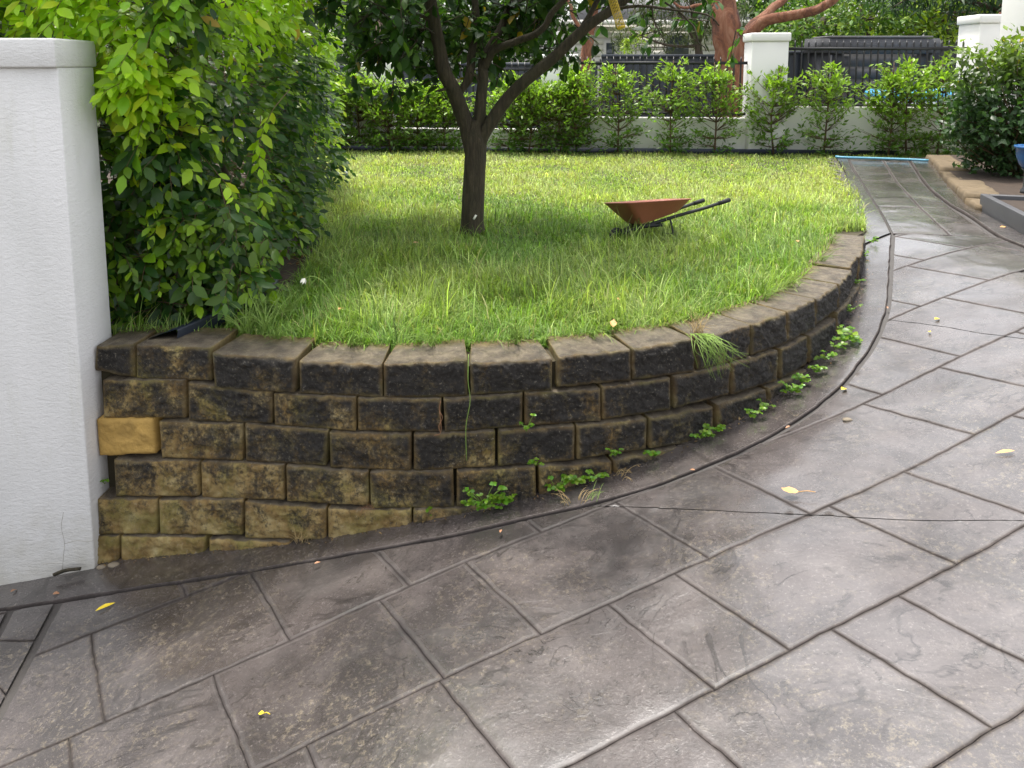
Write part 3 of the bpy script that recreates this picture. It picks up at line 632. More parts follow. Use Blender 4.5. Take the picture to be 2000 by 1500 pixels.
# keep leaves out of the solid wall
blk = (HP[:, 1] < YB+.05) & (HP[:, 0] < XR+.02) & (HP[:, 2] < zc1-.02); keep = ~blk
HP, HD, HU, HL, HW, HT = (a[keep] for a in (HP, HD, HU, HL, HW, HT))
hu, hv, hdep = project(HP+HD*HL[:, None]*.5); vis = (hu > 60) & (hu < 700) & (hv > -20) & (hv < 670) & ~((hu < 175) & (hv > 80))
score = HL/hdep*vis*(1+.5*(HT[:, 0] > .1))-np.maximum(0, HP[:, 1]-np.array([hedge_front(a, b) for a, b in zip(HP[:, 0], HP[:, 2])]))*.05
split_leaves(hedge, HP, HD, HU, HL, HW, HT, M['leaf'], 290, [(.02, .06, .012), (.06, .14, .016), (.11, .21, .018), (.16, .33, .020), (.24, .46, .020), (.38, .59, .020), (.48, .56, .03)], score)
o = HTW.obj('twig', M['twig'], None); adopt(o, hedge); tag(o, kind='stuff')
for i, (x, y) in enumerate([(-1.62, 3.45), (-1.42, 3.75), (-1.75, 4.2), (-1.5, 4.7), (-1.8, 5.3), (-1.95, 6.0)]):
    tb = MB(); P = catmull([(x, y, -.03), (x+.04, y-.03, .4), (x-.03, y-.12, .9), (x+.06, y-.1, 1.6)], 4); tb.tube(P, np.linspace(.022, .008, len(P)), 7, .08, i); adopt(tb.obj('stem', M['grey_bark'], smooth=True), hedge)

# ------------------------------------------------------------------ citrus tree
TY = 4.76
tree = empty('citrus_tree', (onz(922, 450)[0], TY, 0), 'citrus tree with forked dark trunk standing on the lawn beside the wheelbarrow', 'tree')
def limb(name, pts, r0, r1, par=tree, flute=.05, n=12, mat='bark', seed=0, taper=1.):
    P = catmull([ony(u, v, TY+dy) for u, v, dy in pts], 6); t = np.linspace(0, 1, len(P))**taper
    P += (np.c_[vnoise(t*9, t*0+seed), vnoise(t*9, t*0+seed+3), t*0+.5]-.5)*.022
    mb = MB(); mb.tube(P, lerp(r0, r1, t)*np.interp(t, [0, .22], [.45 if r0 > .03 else 1., 1.]), n, flute, seed); return adopt(mb.obj(name, M[mat], smooth=True), par), P
P = catmull([ony(u, v, TY) for u, v in [(922, 462), (922, 440), (923, 400), (925, 350), (927, 310), (928, 275), (929, 235)]], 6); t = np.linspace(0, 1, len(P))
mb = MB(); mb.tube(P, np.interp(t, [0, .08, .2, .5, .85, 1], [.100, .082, .071, .068, .066, .030]), 20, .085, 1); adopt(mb.obj('trunk', M['bark'], smooth=True), tree)
LIMBS = []
for i, (pts, r0, r1) in enumerate([([(924, 330, 0), (914, 265, 0), (902, 225, 0), (885, 180, -.03), (866, 135, -.06), (855, 80, -.08), (842, 0, -.1), (835, -80, -.1)], .056, .034),
        ([(930, 320, .01), (934, 240, .02), (941, 165, .03), (945, 110, .06), (975, 55, .12), (1005, -20, .2)], .042, .02),
        ([(930, 330, 0), (944, 268, 0), (965, 225, -.01), (1000, 180, -.03), (1060, 128, -.06), (1098, 95, -.08), (1150, 48, -.1), (1200, 15, -.12), (1290, -60, -.15)], .046, .026),
        ([(896, 190, 0), (915, 150, .05), (925, 100, .1), (932, 40, .15), (920, -60, .2)], .032, .02),
        ([(942, 140, .05), (965, 100, .0), (1010, 80, -.05), (1050, 62, -.1), (1085, 20, -.12), (1130, -40, -.15)], .027, .016),
        ([(1105, 92, -.08), (1135, 60, -.02), (1160, 20, .0), (1180, -30, .05)], .022, .013),
        ([(1180, 20, -.1), (1250, 12, -.2), (1320, 20, -.3), (1375, 28, -.38), (1405, 50, -.4)], .012, .004),
        ([(1300, 5, -.2), (1345, 40, -.3), (1360, 75, -.32), (1378, 100, -.32)], .007, .003),
        ([(1270, 10, -.2), (1278, 45, -.22), (1295, 80, -.25), (1300, 100, -.25)], .006, .002),
        ([(845, 40, -.1), (790, 20, -.15), (730, 25, -.2), (680, 60, -.25)], .014, .005),
        ([(852, 60, -.05), (800, 60, .05), (760, 90, .1), (740, 130, .1)], .012, .004),
        ([(880, 168, -.05), (862, 176, -.1), (850, 178, -.12)], .012, .006), ([(938, 175, .02), (930, 150, -.02), (920, 140, -.05)], .010, .005)]):
    LIMBS.append(limb('limb' if r0 > .02 else 'branch', pts, r0, r1, seed=i, n=12 if r0 > .02 else 6)[1])
o = MB().tube(catmull([ony(925, 428, TY-.085), ony(927, 425, TY-.088), ony(930, 420, TY-.083)], 2), .007, 6).obj('pale_scar', M['petal'], smooth=True); adopt(o, tree)
# leaves: clusters on random twigs through the crown
LP, LD, LU, LL, LW, LT, TW = [], [], [], [], [], [], MB()
tx = float(tree.location.x)
def cit(p, n, spread, yellow=.015):
    p = np.array(p); d0 = unit(RNG.normal(0, 1, 3)+np.array([0, -.2, -.15])); q = p+d0*spread*1.2
    TW.tube(np.array([p-d0*.10, p, (p+q)/2+RNG.normal(0, .01, 3), q]), [.004, .0035, .0025, .0012], 4)
    for k in range(n):
        f = RNG.uniform(0, 1); pp = p+d0*spread*1.2*f+RNG.normal(0, .012, 3); d = unit(d0*.5+RNG.normal(0, .6, 3)+np.array([0, 0, -.45]))
        LP.append(pp); LD.append(d); LU.append(unit(np.array([0, -.2, 1.])+RNG.normal(0, .45, 3))); l = RNG.uniform(.06, .105); LL.append(l); LW.append(l*RNG.uniform(.46, .6))
        c = np.array([.030, .075, .016])*RNG.uniform(.7, 1.5)
        if RNG.random() < .3: c = np.array([.075, .15, .022])*RNG.uniform(.8, 1.3)
        if RNG.random() < yellow: c = np.array([.42, .28, .02])*RNG.uniform(.8, 1.2)
        LT.append(c)
cnt = 0
while cnt < 820:
    q = RNG.normal(0, 1, 3); q = q/np.linalg.norm(q)*RNG.uniform(.25, 1)**.5; p = np.array([tx+.06, TY, 1.85])+q*np.array([1.12, 1.05, .95])
    u, v, _ = (float(a[0]) for a in project(p[None]))
    low = 105 if u < 880 else (55 if u < 1060 else 5)          # ragged lower edge of the crown
    low += 40*(float(vnoise(u*.02, 3.))-.5)*2
    if 1130 < u < 1260: low = 5
    if v > low: continue
    if v > -40 and u > 830 and p[1] < TY-.05: continue
    cit(p, RNG.integers(7, 12), .12); cnt += 1
for (u0, u1, v0, v1, n) in [(680, 800, 60, 185, 26), (800, 860, 100, 175, 9), (780, 860, 20, 110, 18), (880, 1000, 20, 150, 26), (1000, 1090, 0, 95, 20), (930, 1040, 0, 60, 14), (1050, 1130, 90, 130, 4), (1080, 1200, -10, 70, 12), (640, 740, 0, 60, 16), (1230, 1400, 0, 45, 9), (1255, 1300, 60, 105, 2), (1420, 1450, 70, 95, 2), (890, 960, 130, 150, 4), (1075, 1095, 110, 130, 2)]:
    for i in range(n): cit(ony(RNG.uniform(u0, u1), RNG.uniform(v0, v1), TY+abs(RNG.normal(0, .3))+.05), RNG.integers(5, 10), .09, .03)
LP, LD, LU, LL, LW, LT = (np.array(a) for a in (LP, LD, LU, LL, LW, LT))
u, v, dp = project(LP); score = (LL/dp)*((v > -10) & (v < 300))-.002*(LP[:, 1]-3.6)
split_leaves(tree, LP, LD, LU, LL, LW, LT, M['leaf'], 290, [(.025, .065, .014), (.036, .09, .019), (.07, .14, .022), (.095, .18, .028), (.42, .28, .02)], score, .18, .25)
tag(adopt(TW.obj('twig', M['bark']), tree), kind='stuff')

# yellow mesh feeder hanging in the tree
fa, fb = ony(1193, -12, 4.5), ony(1213, 54, 4.45); ax = unit(fb-fa); L = np.linalg.norm(fb-fa)
feed = empty('mesh_feeder', tuple(fb), 'yellow wire mesh tube hanging from the right-hand limb of the citrus tree', 'feeder')
r = .024; ex = unit(np.cross(ax, (0, 1, 0))); ey = np.cross(ax, ex); mb = MB(); rr = np.linspace(0, 2*math.pi, 17)
for k in range(13):
    c = fa+ax*L*k/12; mb.tube(np.array([c+r*(math.cos(a)*ex+math.sin(a)*ey) for a in rr]), .0013, 4)
for a in rr[:-1]: mb.tube(np.array([fa+r*(math.cos(a)*ex+math.sin(a)*ey), fb+r*(math.cos(a)*ex+math.sin(a)*ey)]), .0013, 4)
adopt(mb.obj('wire_mesh', M['yellow_wire']), feed)
adopt(MB().tube(np.array([fb-ax*.004, fb+ax*.004]), r*1.05, 14).obj('base_cap', M['yellow_wire']), feed)
adopt(MB().tube(np.array([fa-ax*.004, fa+ax*.004]), r*1.05, 14).obj('top_cap', M['yellow_wire']), feed)
adopt(MB().tube(np.array([fa, fa+np.array([0, .03, .10])]), .0015, 4).obj('hanger', M['yellow_wire']), feed)

# ------------------------------------------------------------------ wheelbarrow
WY = 4.62; wb_o = onz(1262, 463); wb = empty('wheelbarrow', (ony(1266, 463, WY)[0], WY, .004), 'small red wheelbarrow with black handles parked on the lawn', 'wheelbarrow', None, (math.radians(-10), math.radians(-1), math.radians(20)))
def part(mb, name, mat, smooth=False, bevel=0.): return mb.obj(name, M[mat], wb, smooth, bevel)
tr_ = MB()    # tray: open tapered pan with wall thickness, rim outward
def ring(x0, x1, hw0, hw1, z0, z1, rr=.03, n=5):
    P = []
    for cx, cy, a0 in ((x1-rr, hw1-rr, 0), (x0+rr, hw0-rr, 90), (x0+rr, -hw0+rr, 180), (x1-rr, -hw1+rr, 270)):
        for k in range(n):
            a = math.radians(a0+90*k/(n-1)); x = cx+rr*math.cos(a); y = cy+rr*math.sin(a); P.append((x, y, lerp(z0, z1, (x-x0)/(x1-x0))))
    return np.array(P)
outr = [ring(-.085, .165, .085, .09, .072, .128, .03), ring(-.10, .175, .10, .10, .080, .133, .03), ring(-.212, .232, .165, .165, .208, .198, .04), ring(-.218, .238, .171, .171, .210, .200, .04), ring(-.216, .236, .169, .169, .214, .204, .04), ring(-.208, .228, .161, .161, .206, .196, .04), ring(-.096, .171, .096, .096, .084, .137, .03)]
m_ = len(outr[0]); V = np.vstack(outr+[outr[0].mean(0)[None], outr[-1].mean(0)[None]+np.array([[0, 0, 0]])]); Q = []
for i in range(len(outr)-1):
    for j in range(m_): k = (j+1) % m_; Q.append((i*m_+j, i*m_+k, (i+1)*m_+k, (i+1)*m_+j))
nb = len(outr)*m_; T3 = [(nb, (j+1) % m_, j) for j in range(m_)]+[(nb+1, (len(outr)-1)*m_+j, (len(outr)-1)*m_+(j+1) % m_) for j in range(m_)]
tr_.add(V, Q, T3); part(tr_, 'tray', 'barrow_red', True)
for s in (-1, 1):
    P = np.array([(-.21, s*.028, .022), (-.10, s*.06, .050), (.12, s*.105, .100), (.34, s*.135, .140), (.50, s*.14, .172)])
    hb = MB(); hb.tube(P, .0105, 8); hd = part(hb, 'handle', 'barrow_black', True)
    gp = MB(); gp.tube(P[-1]+(P[-1]-P[-2])*np.array([[-.45], [.06]]), .0135, 10); gpo = gp.obj('grip', M['rubber'], hd, True)
    lg = MB(); lg.tube(catmull([(.10, s*.10, .095), (.105, s*.11, .04), (.11, s*.115, -.04), (.14, s*.115, -.045)], 4), .006, 6); part(lg, 'leg', 'barrow_black', True)
part(MB().tube(np.array([(.10, -.115, .0), (.10, .115, .0)]), .005, 6), 'brace', 'barrow_black')
part(MB().box((-.08, -.09, .048), (.06, -.078, .070)).box((-.08, .078, .048), (.06, .09, .070)), 'support_rail', 'barrow_black')
ang = np.linspace(0, 2*math.pi, 25); ty = MB(); ty.tube(np.c_[-.215+.036*np.cos(ang), 0*ang, .016+.036*np.sin(ang)], .013, 8); wh = part(ty, 'wheel', 'rubber', True)
MB().tube(np.array([(-.215, -.012, .016), (-.215, .012, .016)]), .032, 16).obj('rim', M['barrow_black'], wh)
part(MB().tube(np.array([(-.215, -.04, .018), (-.215, .04, .018)]), .005, 6), 'axle', 'barrow_black')

# ------------------------------------------------------------------ plastic edging between hedge and lawn
ep = catmull([(-1.30, 2.80, 0), (-1.19, 3.1, 0), (-1.12, 3.35, -.012), (-1.13, 3.5, -.05)], 8); V = []
for p in ep: V += [(p[0]-.16, p[1]+.01, -.02), (p[0]-.06, p[1], .025), (p[0]+.035, p[1]-.01, .058), (p[0]+.040, p[1]-.01, .052), (p[0]+.02, p[1], -.04)]
m_ = 5; n_ = len(ep); idx = np.arange(n_*m_).reshape(n_, m_); q = np.stack([idx[:-1, :-1], idx[:-1, 1:], idx[1:, 1:], idx[1:, :-1]], -1).reshape(-1, 4)
tag(link('garden_edging', npmesh('garden_edging', V, [q], M['black_plastic'], smooth=True)), 'black plastic garden edging running between the lime hedge and the lawn', 'edging')

# ------------------------------------------------------------------ grass
def grass(n, ymin, ymax, dens0):
    Yt = 1/(1/ymin-RNG.uniform(0, 1, n)*(1/ymin-1/ymax)); X = RNG.uniform(-2.4, 5.6, n); return X, Yt
X, Y = grass(900000, 2.45, 9.6, 0); X = X*np.clip(Y/4.2, .62, 1.2)
ins = pip(X, Y, LAWN) & (np.abs(X) < .70*Y+.3); X, Y = X[ins], Y[ins]
patch = vnoise(X*2.2, Y*2.2, 1.); patch2 = vnoise(X*7, Y*7, 4.); thin = RNG.random(len(X)) < .45+.55*patch2; X, Y, patch, patch2 = X[thin], Y[thin], patch[thin], patch2[thin]
n = len(X); far = np.clip((Y-4.6)/2.5, 0, 1)
Ln = RNG.gamma(6, .0092, n)*(1.0-.42*far)*(.7+.6*patch); Ln = np.where(RNG.random(n) < .05*(1-far)*(patch2 > .4), Ln*2.1, Ln)*(.75+.5*vnoise(X*3.7, Y*3.7, 9.)); Wd = .0010+.00050*Y*RNG.uniform(.6, 1.3, n)
th = np.where(RNG.random(n) < .45, 14*vnoise(X*2.9, Y*2.9, 13.)+RNG.normal(0, .5, n), RNG.uniform(0, 2*math.pi, n)); lean = np.where(RNG.random(n) < .3, RNG.uniform(1.3, 2.4, n), RNG.uniform(.2, 1.4, n))
dx, dy = np.cos(th), np.sin(th); sx_, sy_ = -dy, dx
base = np.c_[X, Y, np.full(n, -.032)]
def bladepts(f, wf):
    h = np.sin(np.minimum(f*lean, 1.45))/np.maximum(lean, .3)*1.0; hz = Ln*f*np.cos(lean*f*.75); hr = Ln*f*np.sin(lean*f*.75)*1.05
    c = base+np.c_[dx*hr, dy*hr, hz]; o_ = np.c_[sx_*Wd*wf, sy_*Wd*wf, 0*Wd]; return c-o_, c+o_
a0, a1 = bladepts(0., .9); b0, b1 = bladepts(.5, .75); c0_, c1_ = bladepts(.8, .45); tip = bladepts(1., 0)[0]
V = np.stack([a0, a1, b0, b1, c0_, c1_, tip], 1).reshape(-1, 3); k = (np.arange(n)*7)[:, None]
Qg = np.concatenate([np.array([[0, 1, 3, 2]])+k, np.array([[2, 3, 5, 4]])+k]); Tg = np.array([[4, 5, 6]])+k
g1 = np.array([.145, .255, .05]); g2 = np.array([.38, .44, .16]); straw = np.array([.40, .38, .17])
mixv = np.clip(patch*.9-.1+RNG.normal(0, .25, n)+.5*far, 0, 1.1)[:, None]; tint = (g1*(1-mixv)+g2*mixv)*RNG.gamma(9, 1/9, (n, 1))  # far blades paler: the sunlit look of the far lawn is in the tint
isst = RNG.random(n) < (.05+.26*far*np.clip(patch*1.6-.3, 0, 1)); tint[isst] = straw*RNG.uniform(.7, 1.1, (isst.sum(), 1))
tag(link('lawn_grass', npmesh('lawn_grass', V, [Qg, Tg], M['grass'], np.repeat(tint, 7, 0))), 'long unmown green grass covering the whole lawn', 'grass', kind='stuff')

def tuft(name, base, n, L, mats, lean=(.3, 1.3), azim=None, w=.002, droop=1.0):
    mb = MB()
    for i in range(n):
        th_ = RNG.uniform(0, 2*math.pi) if azim is None else azim+RNG.normal(0, .5); l = L*RNG.uniform(.5, 1.15); le = RNG.uniform(*lean); P = []
        p = np.array(base)+np.r_[RNG.normal(0, .012, 2), 0]; a = .15
        for k in range(7):
            P.append(p.copy()); a += le/6*droop; p = p+np.array([math.cos(th_)*math.sin(a), math.sin(th_)*math.sin(a), math.cos(a)])*l/6
        mb.tube(np.array(P), np.linspace(w, w*.25, 7), 4)
    return mb
# blade clumps at the hedge corner
for u, v, L in ((480, 652, .17), (520, 655, .20), (560, 620, .17), (700, 560, .16), (860, 500, .14), (1010, 660, .12)):
    o = tuft('grass_clump', onz(u, v), 22, L, None, (.2, 1.5), None, .0022).obj('grass_clump', M['stem_green'], smooth=True)
    tag(o, 'clump of long coarse grass blades rising out of the lawn', 'grass', 'coarse grass clumps in the lawn')
for sv in (.62, .95, 1.27, 1.6, 1.93, 2.45, 2.95, 3.25, 3.8, 4.3):
    p, nn = at_s(sv, -.17); o = tuft('overhanging_grass', (p[0], p[1], -.01), 16, .15, None, (.9, 1.9), math.atan2(nn[1], nn[0])+RNG.normal(0, .35), .0016).obj('overhanging_grass', M['stem_green'], smooth=True)
    tag(o, 'grass tuft flopping forward over a capstone of the block wall', 'grass', 'grass tufts flopping over the wall top')
# nodding white flower
st = catmull([onz(668, 640), ony(655, 590, 3.05), ony(632, 552, 3.05), ony(612, 540, 3.05), ony(596, 543, 3.05)], 5)
fl = empty('flower', tuple(st[0]), 'single white flower nodding on a long bent stalk in the lawn near the hedge', 'flower')
adopt(MB().tube(st, np.linspace(.0022, .0014, len(st)), 5).obj('stalk', M['stem_green']), fl); e = st[-1]
Pp = np.repeat(e[None], 6, 0); aa = np.linspace(0, 2*math.pi, 7)[:-1]; D = np.c_[np.cos(aa)*.5-.5, np.sin(aa)*.5, -.7+0*aa]
adopt(link('petal', leaves('petal', Pp, D, np.tile([0, -1, .3], (6, 1)), .028, .011, np.tile([.8, .78, .66], (6, 1)), M['petal'])), fl)

# ------------------------------------------------------------------ weeds along the wall foot
def foot(u, v):
    p = drive_pt(u, v, .012); return p
def weed(u, v, size, n, label, group, hscale=1., lsize=.016, p=None, yellow=0):
    b_ = foot(u, v) if p is None else np.array(p); root = empty('weed', tuple(b_), label, 'weed', group); tw = MB(); LPs, LDs, LUs, LLs = [], [], [], []
    for i in range(n):
        a = RNG.uniform(math.pi*.95, 2.05*math.pi); l = size*RNG.uniform(.35, 1); top = b_+np.array([math.cos(a)*l*.9, math.sin(a)*l*.35-.01, abs(RNG.normal(.5, .3))*l*hscale+.012])
        tw.tube(catmull([b_, (b_+top)/2+np.array([0, 0, .15*l]), top], 3), .0011, 4)
        for k in range(3 if lsize > .013 else 4):
            an = a+k*2.1+RNG.normal(0, .2); LPs.append(top); LDs.append((math.cos(an), math.sin(an), RNG.normal(.05, .25))); LUs.append(unit(np.array([0, -.5, 1.])+RNG.normal(0, .25, 3))); LLs.append(lsize*RNG.uniform(.7, 1.25))
    LPs, LDs, LUs, LLs = (np.array(x) for x in (LPs, LDs, LUs, LLs)); tn = np.array([.13, .27, .022])*RNG.uniform(.75, 1.3, (len(LPs), 1)); tn[:, 0] *= RNG.uniform(.8, 1.4, len(tn))
    adopt(tw.obj('stem', M['stem_green']), root); tag(adopt(link('leaves', leaves('leaves', LPs, LDs, LUs, LLs, LLs*.85, tn, M['leaf'], 2, .2, .1)), root), kind='stuff')
G1 = 'clover weeds along the wall foot'; L1 = 'bright green clover weed growing from the joint at the foot of the block wall'
for u, v, s, n_ in ((945, 1000, .085, 26), (985, 990, .06, 14), (835, 1010, .04, 9), (1085, 962, .05, 13), (1125, 950, .06, 16), (1165, 940, .05, 11), (1370, 862, .05, 11), (1395, 848, .05, 10), (1472, 818, .05, 10), (1495, 802, .04, 7), (1545, 772, .06, 14), (1565, 752, .055, 12), (1590, 732, .05, 10), (1612, 708, .055, 11), (1632, 688, .05, 8), (1648, 655, .05, 8), (1660, 615, .05, 7), (1672, 560, .05, 7), (1682, 505, .05, 7), (1270, 898, .03, 6), (1700, 478, .06, 8)):
    weed(u, v, s, n_, L1, G1, 1.2 if n_ > 20 else .8)
G2 = 'seedlings in the wall joints'; L2 = 'tiny green seedling sprouting from a joint between the wall blocks'
for u, v, k in ((1047, 910, 3), (1202, 892, 3), (1028, 843, 2)):
    s, z = hit(u, v, .012*k+.01); p, _ = at_s(s, .012*k+.008); weed(0, 0, .035, 7, L2, G2, 1.5, .011, (p[0], p[1], z))
weed(1650, 672, .07, 9, 'broad-leaved green weed leaning over the edging near the far end of the wall', None, 1., .03)
weed(205, 950, .03, 4, 'tiny green sprout in the dark gap beside the white wall', None, 1., .012, at_s(hit(205, 945, 0)[0], -.0)[0].tolist()+[hit(205, 945, 0)[1]])
# dry tufts and trailing stems
def dry(name, p, n, L, label, lean, azim, w, mat, cat='grass'):
    return tag(tuft(name, p, n, L, None, lean, azim, w).obj(name, M[mat], smooth=True), label, cat)
dry('dry_grass', foot(590, 1062), 26, .07, 'dry straw tuft at the wall foot on the lowest course', (.2, 1.6), None, .0009, 'dry_straw')
dry('dry_grass', foot(1215, 935), 12, .07, 'dry straw tuft at the wall foot amongst clover', (.5, 2.0), -1.0, .0009, 'dry_straw')
s, z = hit(716, 992, .05); p, _ = at_s(s, .055); dry('dry_roots', (p[0], p[1], z), 14, .05, 'dry brown rootlets hanging out of a low joint in the wall', (2.2, 3.1), -1.57, .0008, 'brown_leaf', 'roots')
s, z = hit(1372, 660, 0.); p, _ = at_s(s, -.03)
dry('dry_grass', (p[0], p[1], .0), 30, .10, 'pale dry tuft on top of the wall beside the trailing grass', (.3, 1.7), None, .0011, 'dry_straw')
mb = MB()
for i in range(60):
    e = ony(1415+RNG.normal(0, 18)-i*.3, 712+RNG.normal(0, 14), 2.80); q0 = np.array([p[0]+RNG.normal(.01, .02), p[1]-.02, .01]); mid = (q0+e)/2+np.array([RNG.normal(.0, .02), -.05+RNG.normal(0, .012), .02+RNG.normal(0, .015)])
    mb.tube(catmull([q0, mid, e+RNG.normal(0, .008, 3)], 4), np.linspace(.0013, .0006, 9), 4)
tag(mb.obj('trailing_grass', M['stem_green'], smooth=True), 'clump of grass trailing down over the face of the block wall', 'grass')
s0, z0 = hit(915, 700, .0); pa, _ = at_s(s0, .012); Pn = [(pa[0], pa[1], z0+.02)]
for u, v in ((914, 740), (918, 780), (910, 830), (911, 895)):
    s, z = hit(u, v, .03); p, _ = at_s(s, .045); Pn.append((p[0], p[1], z))
tag(MB().tube(catmull(Pn, 5), .0014, 5).obj('hanging_runner', M['stem_green']), 'single thin green runner hanging straight down the middle of the wall', 'runner')
Pn = []
for u, v in ((861, 782), (858, 800), (864, 815), (857, 832), (860, 846), (848, 850)):
    s, z = hit(u, v, .02); p, _ = at_s(s, .022); Pn.append((p[0], p[1], z))
tag(MB().tube(catmull(Pn, 4), .0012, 5).tube(catmull([Pn[1], Pn[3]+np.array([.01, -.01, 0]), Pn[4]], 4), .0009, 4).obj('dry_root', M['brown_leaf']), 'thin brown root dangling in a vertical joint of the second course', 'root')
for i, (u, v, az) in enumerate(((1140, 985, 0.3), (1105, 990, 2.9), (1162, 983, .5))):
    dry('cut_grass', foot(u, v)+np.array([0, 0, .004]), 9, .06, ('straw clipping lying across the nose of the driveway edging', 'short pale clipping lying on the edging below the clover', 'green-tipped clipping lying on the edging')[i], (1.2, 1.6), az, .0009, 'dry_straw' if i < 2 else 'stem_green')

# ------------------------------------------------------------------ fallen leaves and small things on the ground
def fallen(u, v, L, W, yaw, mat, label, curl=.25, stalk=0., lift=.004, z=None):
    p = drive_pt(u, v, lift+.006) if z is None else onz(u, v, z); root = empty('fallen_leaf', tuple(p), label, 'leaf')
    d = np.array([[math.cos(yaw), math.sin(yaw), .19*math.cos(yaw) if z is None else .1]]); V, T = leaf_template(.3, curl, 2)
    me = leaves('blade', p[None]-d*L*.5, d, np.array([[-.19 if z is None else .0, -.15, 1.]]), L, W, np.array([[.5, .4, .1]]), M[mat], 2, .3, curl)
    o = adopt(link('blade', me), root)
    if stalk: adopt(MB().tube(np.vstack([p-d[0]*L*.45, p-d[0]*(L*.5+stalk*.5)+np.array([0, 0, .004]), p-d[0]*(L*.5+stalk)]), .0013, 5).obj('stalk', M[mat]), root)
fallen(206, 1189, .062, .019, math.radians(35), 'yellow_leaf', 'slender yellow leaf lying on the driveway near the white wall')
fallen(1543, 970, .055, .030, math.radians(160), 'tan_leaf', 'curled tan leaf with a long stalk lying on the open driveway', -.5, .05, .012)
fallen(1962, 887, .060, .016, math.radians(170), 'tan_leaf', 'narrow tan leaf lying on the pale sheen of the driveway', .2)
fallen(110, 1163, .022, .016, .4, 'brown_leaf', 'small brown leaf caught where the expansion joint meets the edging', .5)
fallen(27, 1157, .024, .014, 1.2, 'brown_leaf', 'small brown leaf at the foot of the white wall', .5)
fallen(510, 1399, .018, .012, 2.8, 'yellow_leaf', 'tiny olive leaf lying on a bare slab', .2, .02)
fallen(1830, 626, .03, .02, .3, 'yellow_leaf', 'round yellow leaf on the driveway beside a pale joint')
fallen(1815, 651, .02, .014, 1.3, 'yellow_leaf', 'pale small leaf a step below the round yellow leaf')
fallen(1648, 763, .03, .024, .6, 'yellow_leaf', 'lime leaf stuck in the dark groove of the edging')
fallen(1960, 446, .06, .03, .2, 'tan_leaf', 'orange leaf lying beside the grey planter')
fallen(1198, 633, .05, .028, 1.4, 'tan_leaf', 'upright tan leaf standing in the grass behind the wall top', -.4, 0, .0, .035)
for i, (u, v, l) in enumerate(((812, 473, 'orange leaf in the shaded grass near the tree foot'), (665, 602, 'orange petal in the grass near the white flower'), (1205, 583, 'pale leaf scrap in the grass above the wall'), (1430, 322, 'brown leaf far back on the sunny lawn'), (1558, 470, 'tan leaf in the grass near the end of the wall'))):
    fallen(u, v, .035, .02, i*1.1, 'tan_leaf', l, .3, 0, 0, .03)
for i, (u, v, l) in enumerate(((620, 1108, 'brown scrap stuck on the edging nose near the low courses'), (978, 1046, 'straw scrap on the edging nose below the clover'), (1352, 926, 'brown leaf scraps in the groove at the curve'), (1538, 842, 'orange scrap in the groove where the curve tightens'), (1733, 607, 'brown scrap in the dark groove near the pale joint'))):
    fallen(u, v, .022, .010, .4+i, 'brown_leaf', l, .3, 0, .012)
def pebble(u, v, r, label):
    p = drive_pt(u, v, r*.35); a, b_ = np.meshgrid(np.linspace(0, math.pi, 7), np.linspace(0, 2*math.pi, 11)[:-1], indexing='ij'); k = 1+.25*(vnoise(a*2+u, b_*1.5, v)-.5)
    V = np.c_[(np.sin(a)*np.cos(b_)*r*1.5*k).ravel(), (np.sin(a)*np.sin(b_)*r*k).ravel(), (np.cos(a)*r*.6*k).ravel()]+p; i_ = np.arange(70).reshape(7, 10)
    q = np.stack([i_[:-1], i_[1:], np.roll(i_, -1, 1)[1:], np.roll(i_, -1, 1)[:-1]], -1).reshape(-1, 4); return tag(link('pebble', npmesh('pebble', V, [q], M['stone'], smooth=True)), label, 'pebble')
pebble(1655, 822, .013, 'brown pebble lying alone on the driveway'); pebble(198, 1110, .013, 'grey pebble wedged between white wall and lowest block'); pebble(222, 1106, .015, 'dark pebble at the foot of the lowest course')
o = tag(MB().tube(catmull([drive_pt(106, 1137, .03), drive_pt(130, 1131, .036), drive_pt(158, 1126, .032)], 4), .007, 7, .2).obj('bark_chip', M['bark']), 'dark bark chip lying along the foot of the white wall', 'bark')
# litter in the joint at the wall foot
LPs = []; 
for i in range(230):
    s = RNG.uniform(0, s_[-1]); p, nn = at_s(s, .012*3); q = p+nn*(abs(RNG.normal(0, .02))+.01); z_ = float(dz(*q)); d_ = .012*(-z_/.128); p, nn = at_s(s, d_); q = p+nn*(abs(RNG.normal(0, .018))+.012); LPs.append((q[0], q[1], float(dz(*q))+.019))
LPs = np.array(LPs); k = len(LPs); tn = np.array([(.16, .09, .045), (.26, .17, .08), (.06, .04, .02)])[RNG.integers(0, 3, k)]
tag(link('leaf_litter', leaves('leaf_litter', LPs, np.c_[RNG.normal(0, 1, (k, 2)), RNG.normal(0, .15, k)], np.tile([0, 0, 1.], (k, 1)), RNG.uniform(.006, .022, k), RNG.uniform(.002, .007, k), tn, M['far_leaf'])), 'fine brown leaf litter along the foot of the block wall', 'litter', kind='stuff')
# leaf litter under the hedge
k = 700; Xl = RNG.uniform(-2.2, -1.1, k); Yl = RNG.uniform(2.9, 4.4, k); tn = np.array([(.20, .09, .04), (.12, .06, .03), (.06, .035, .02)])[RNG.integers(0, 3, k)]
tag(link('hedge_litter', leaves('hedge_litter', np.c_[Xl, Yl, np.full(k, -.004)], np.c_[RNG.normal(0, 1, (k, 2)), RNG.normal(.1, .15, k)], np.tile([0, 0, 1.], (k, 1)), RNG.uniform(.03, .06, k), RNG.uniform(.014, .024, k), tn, M['far_leaf'])), 'brown dead leaves covering the soil under the hedge', 'litter', kind='stuff')

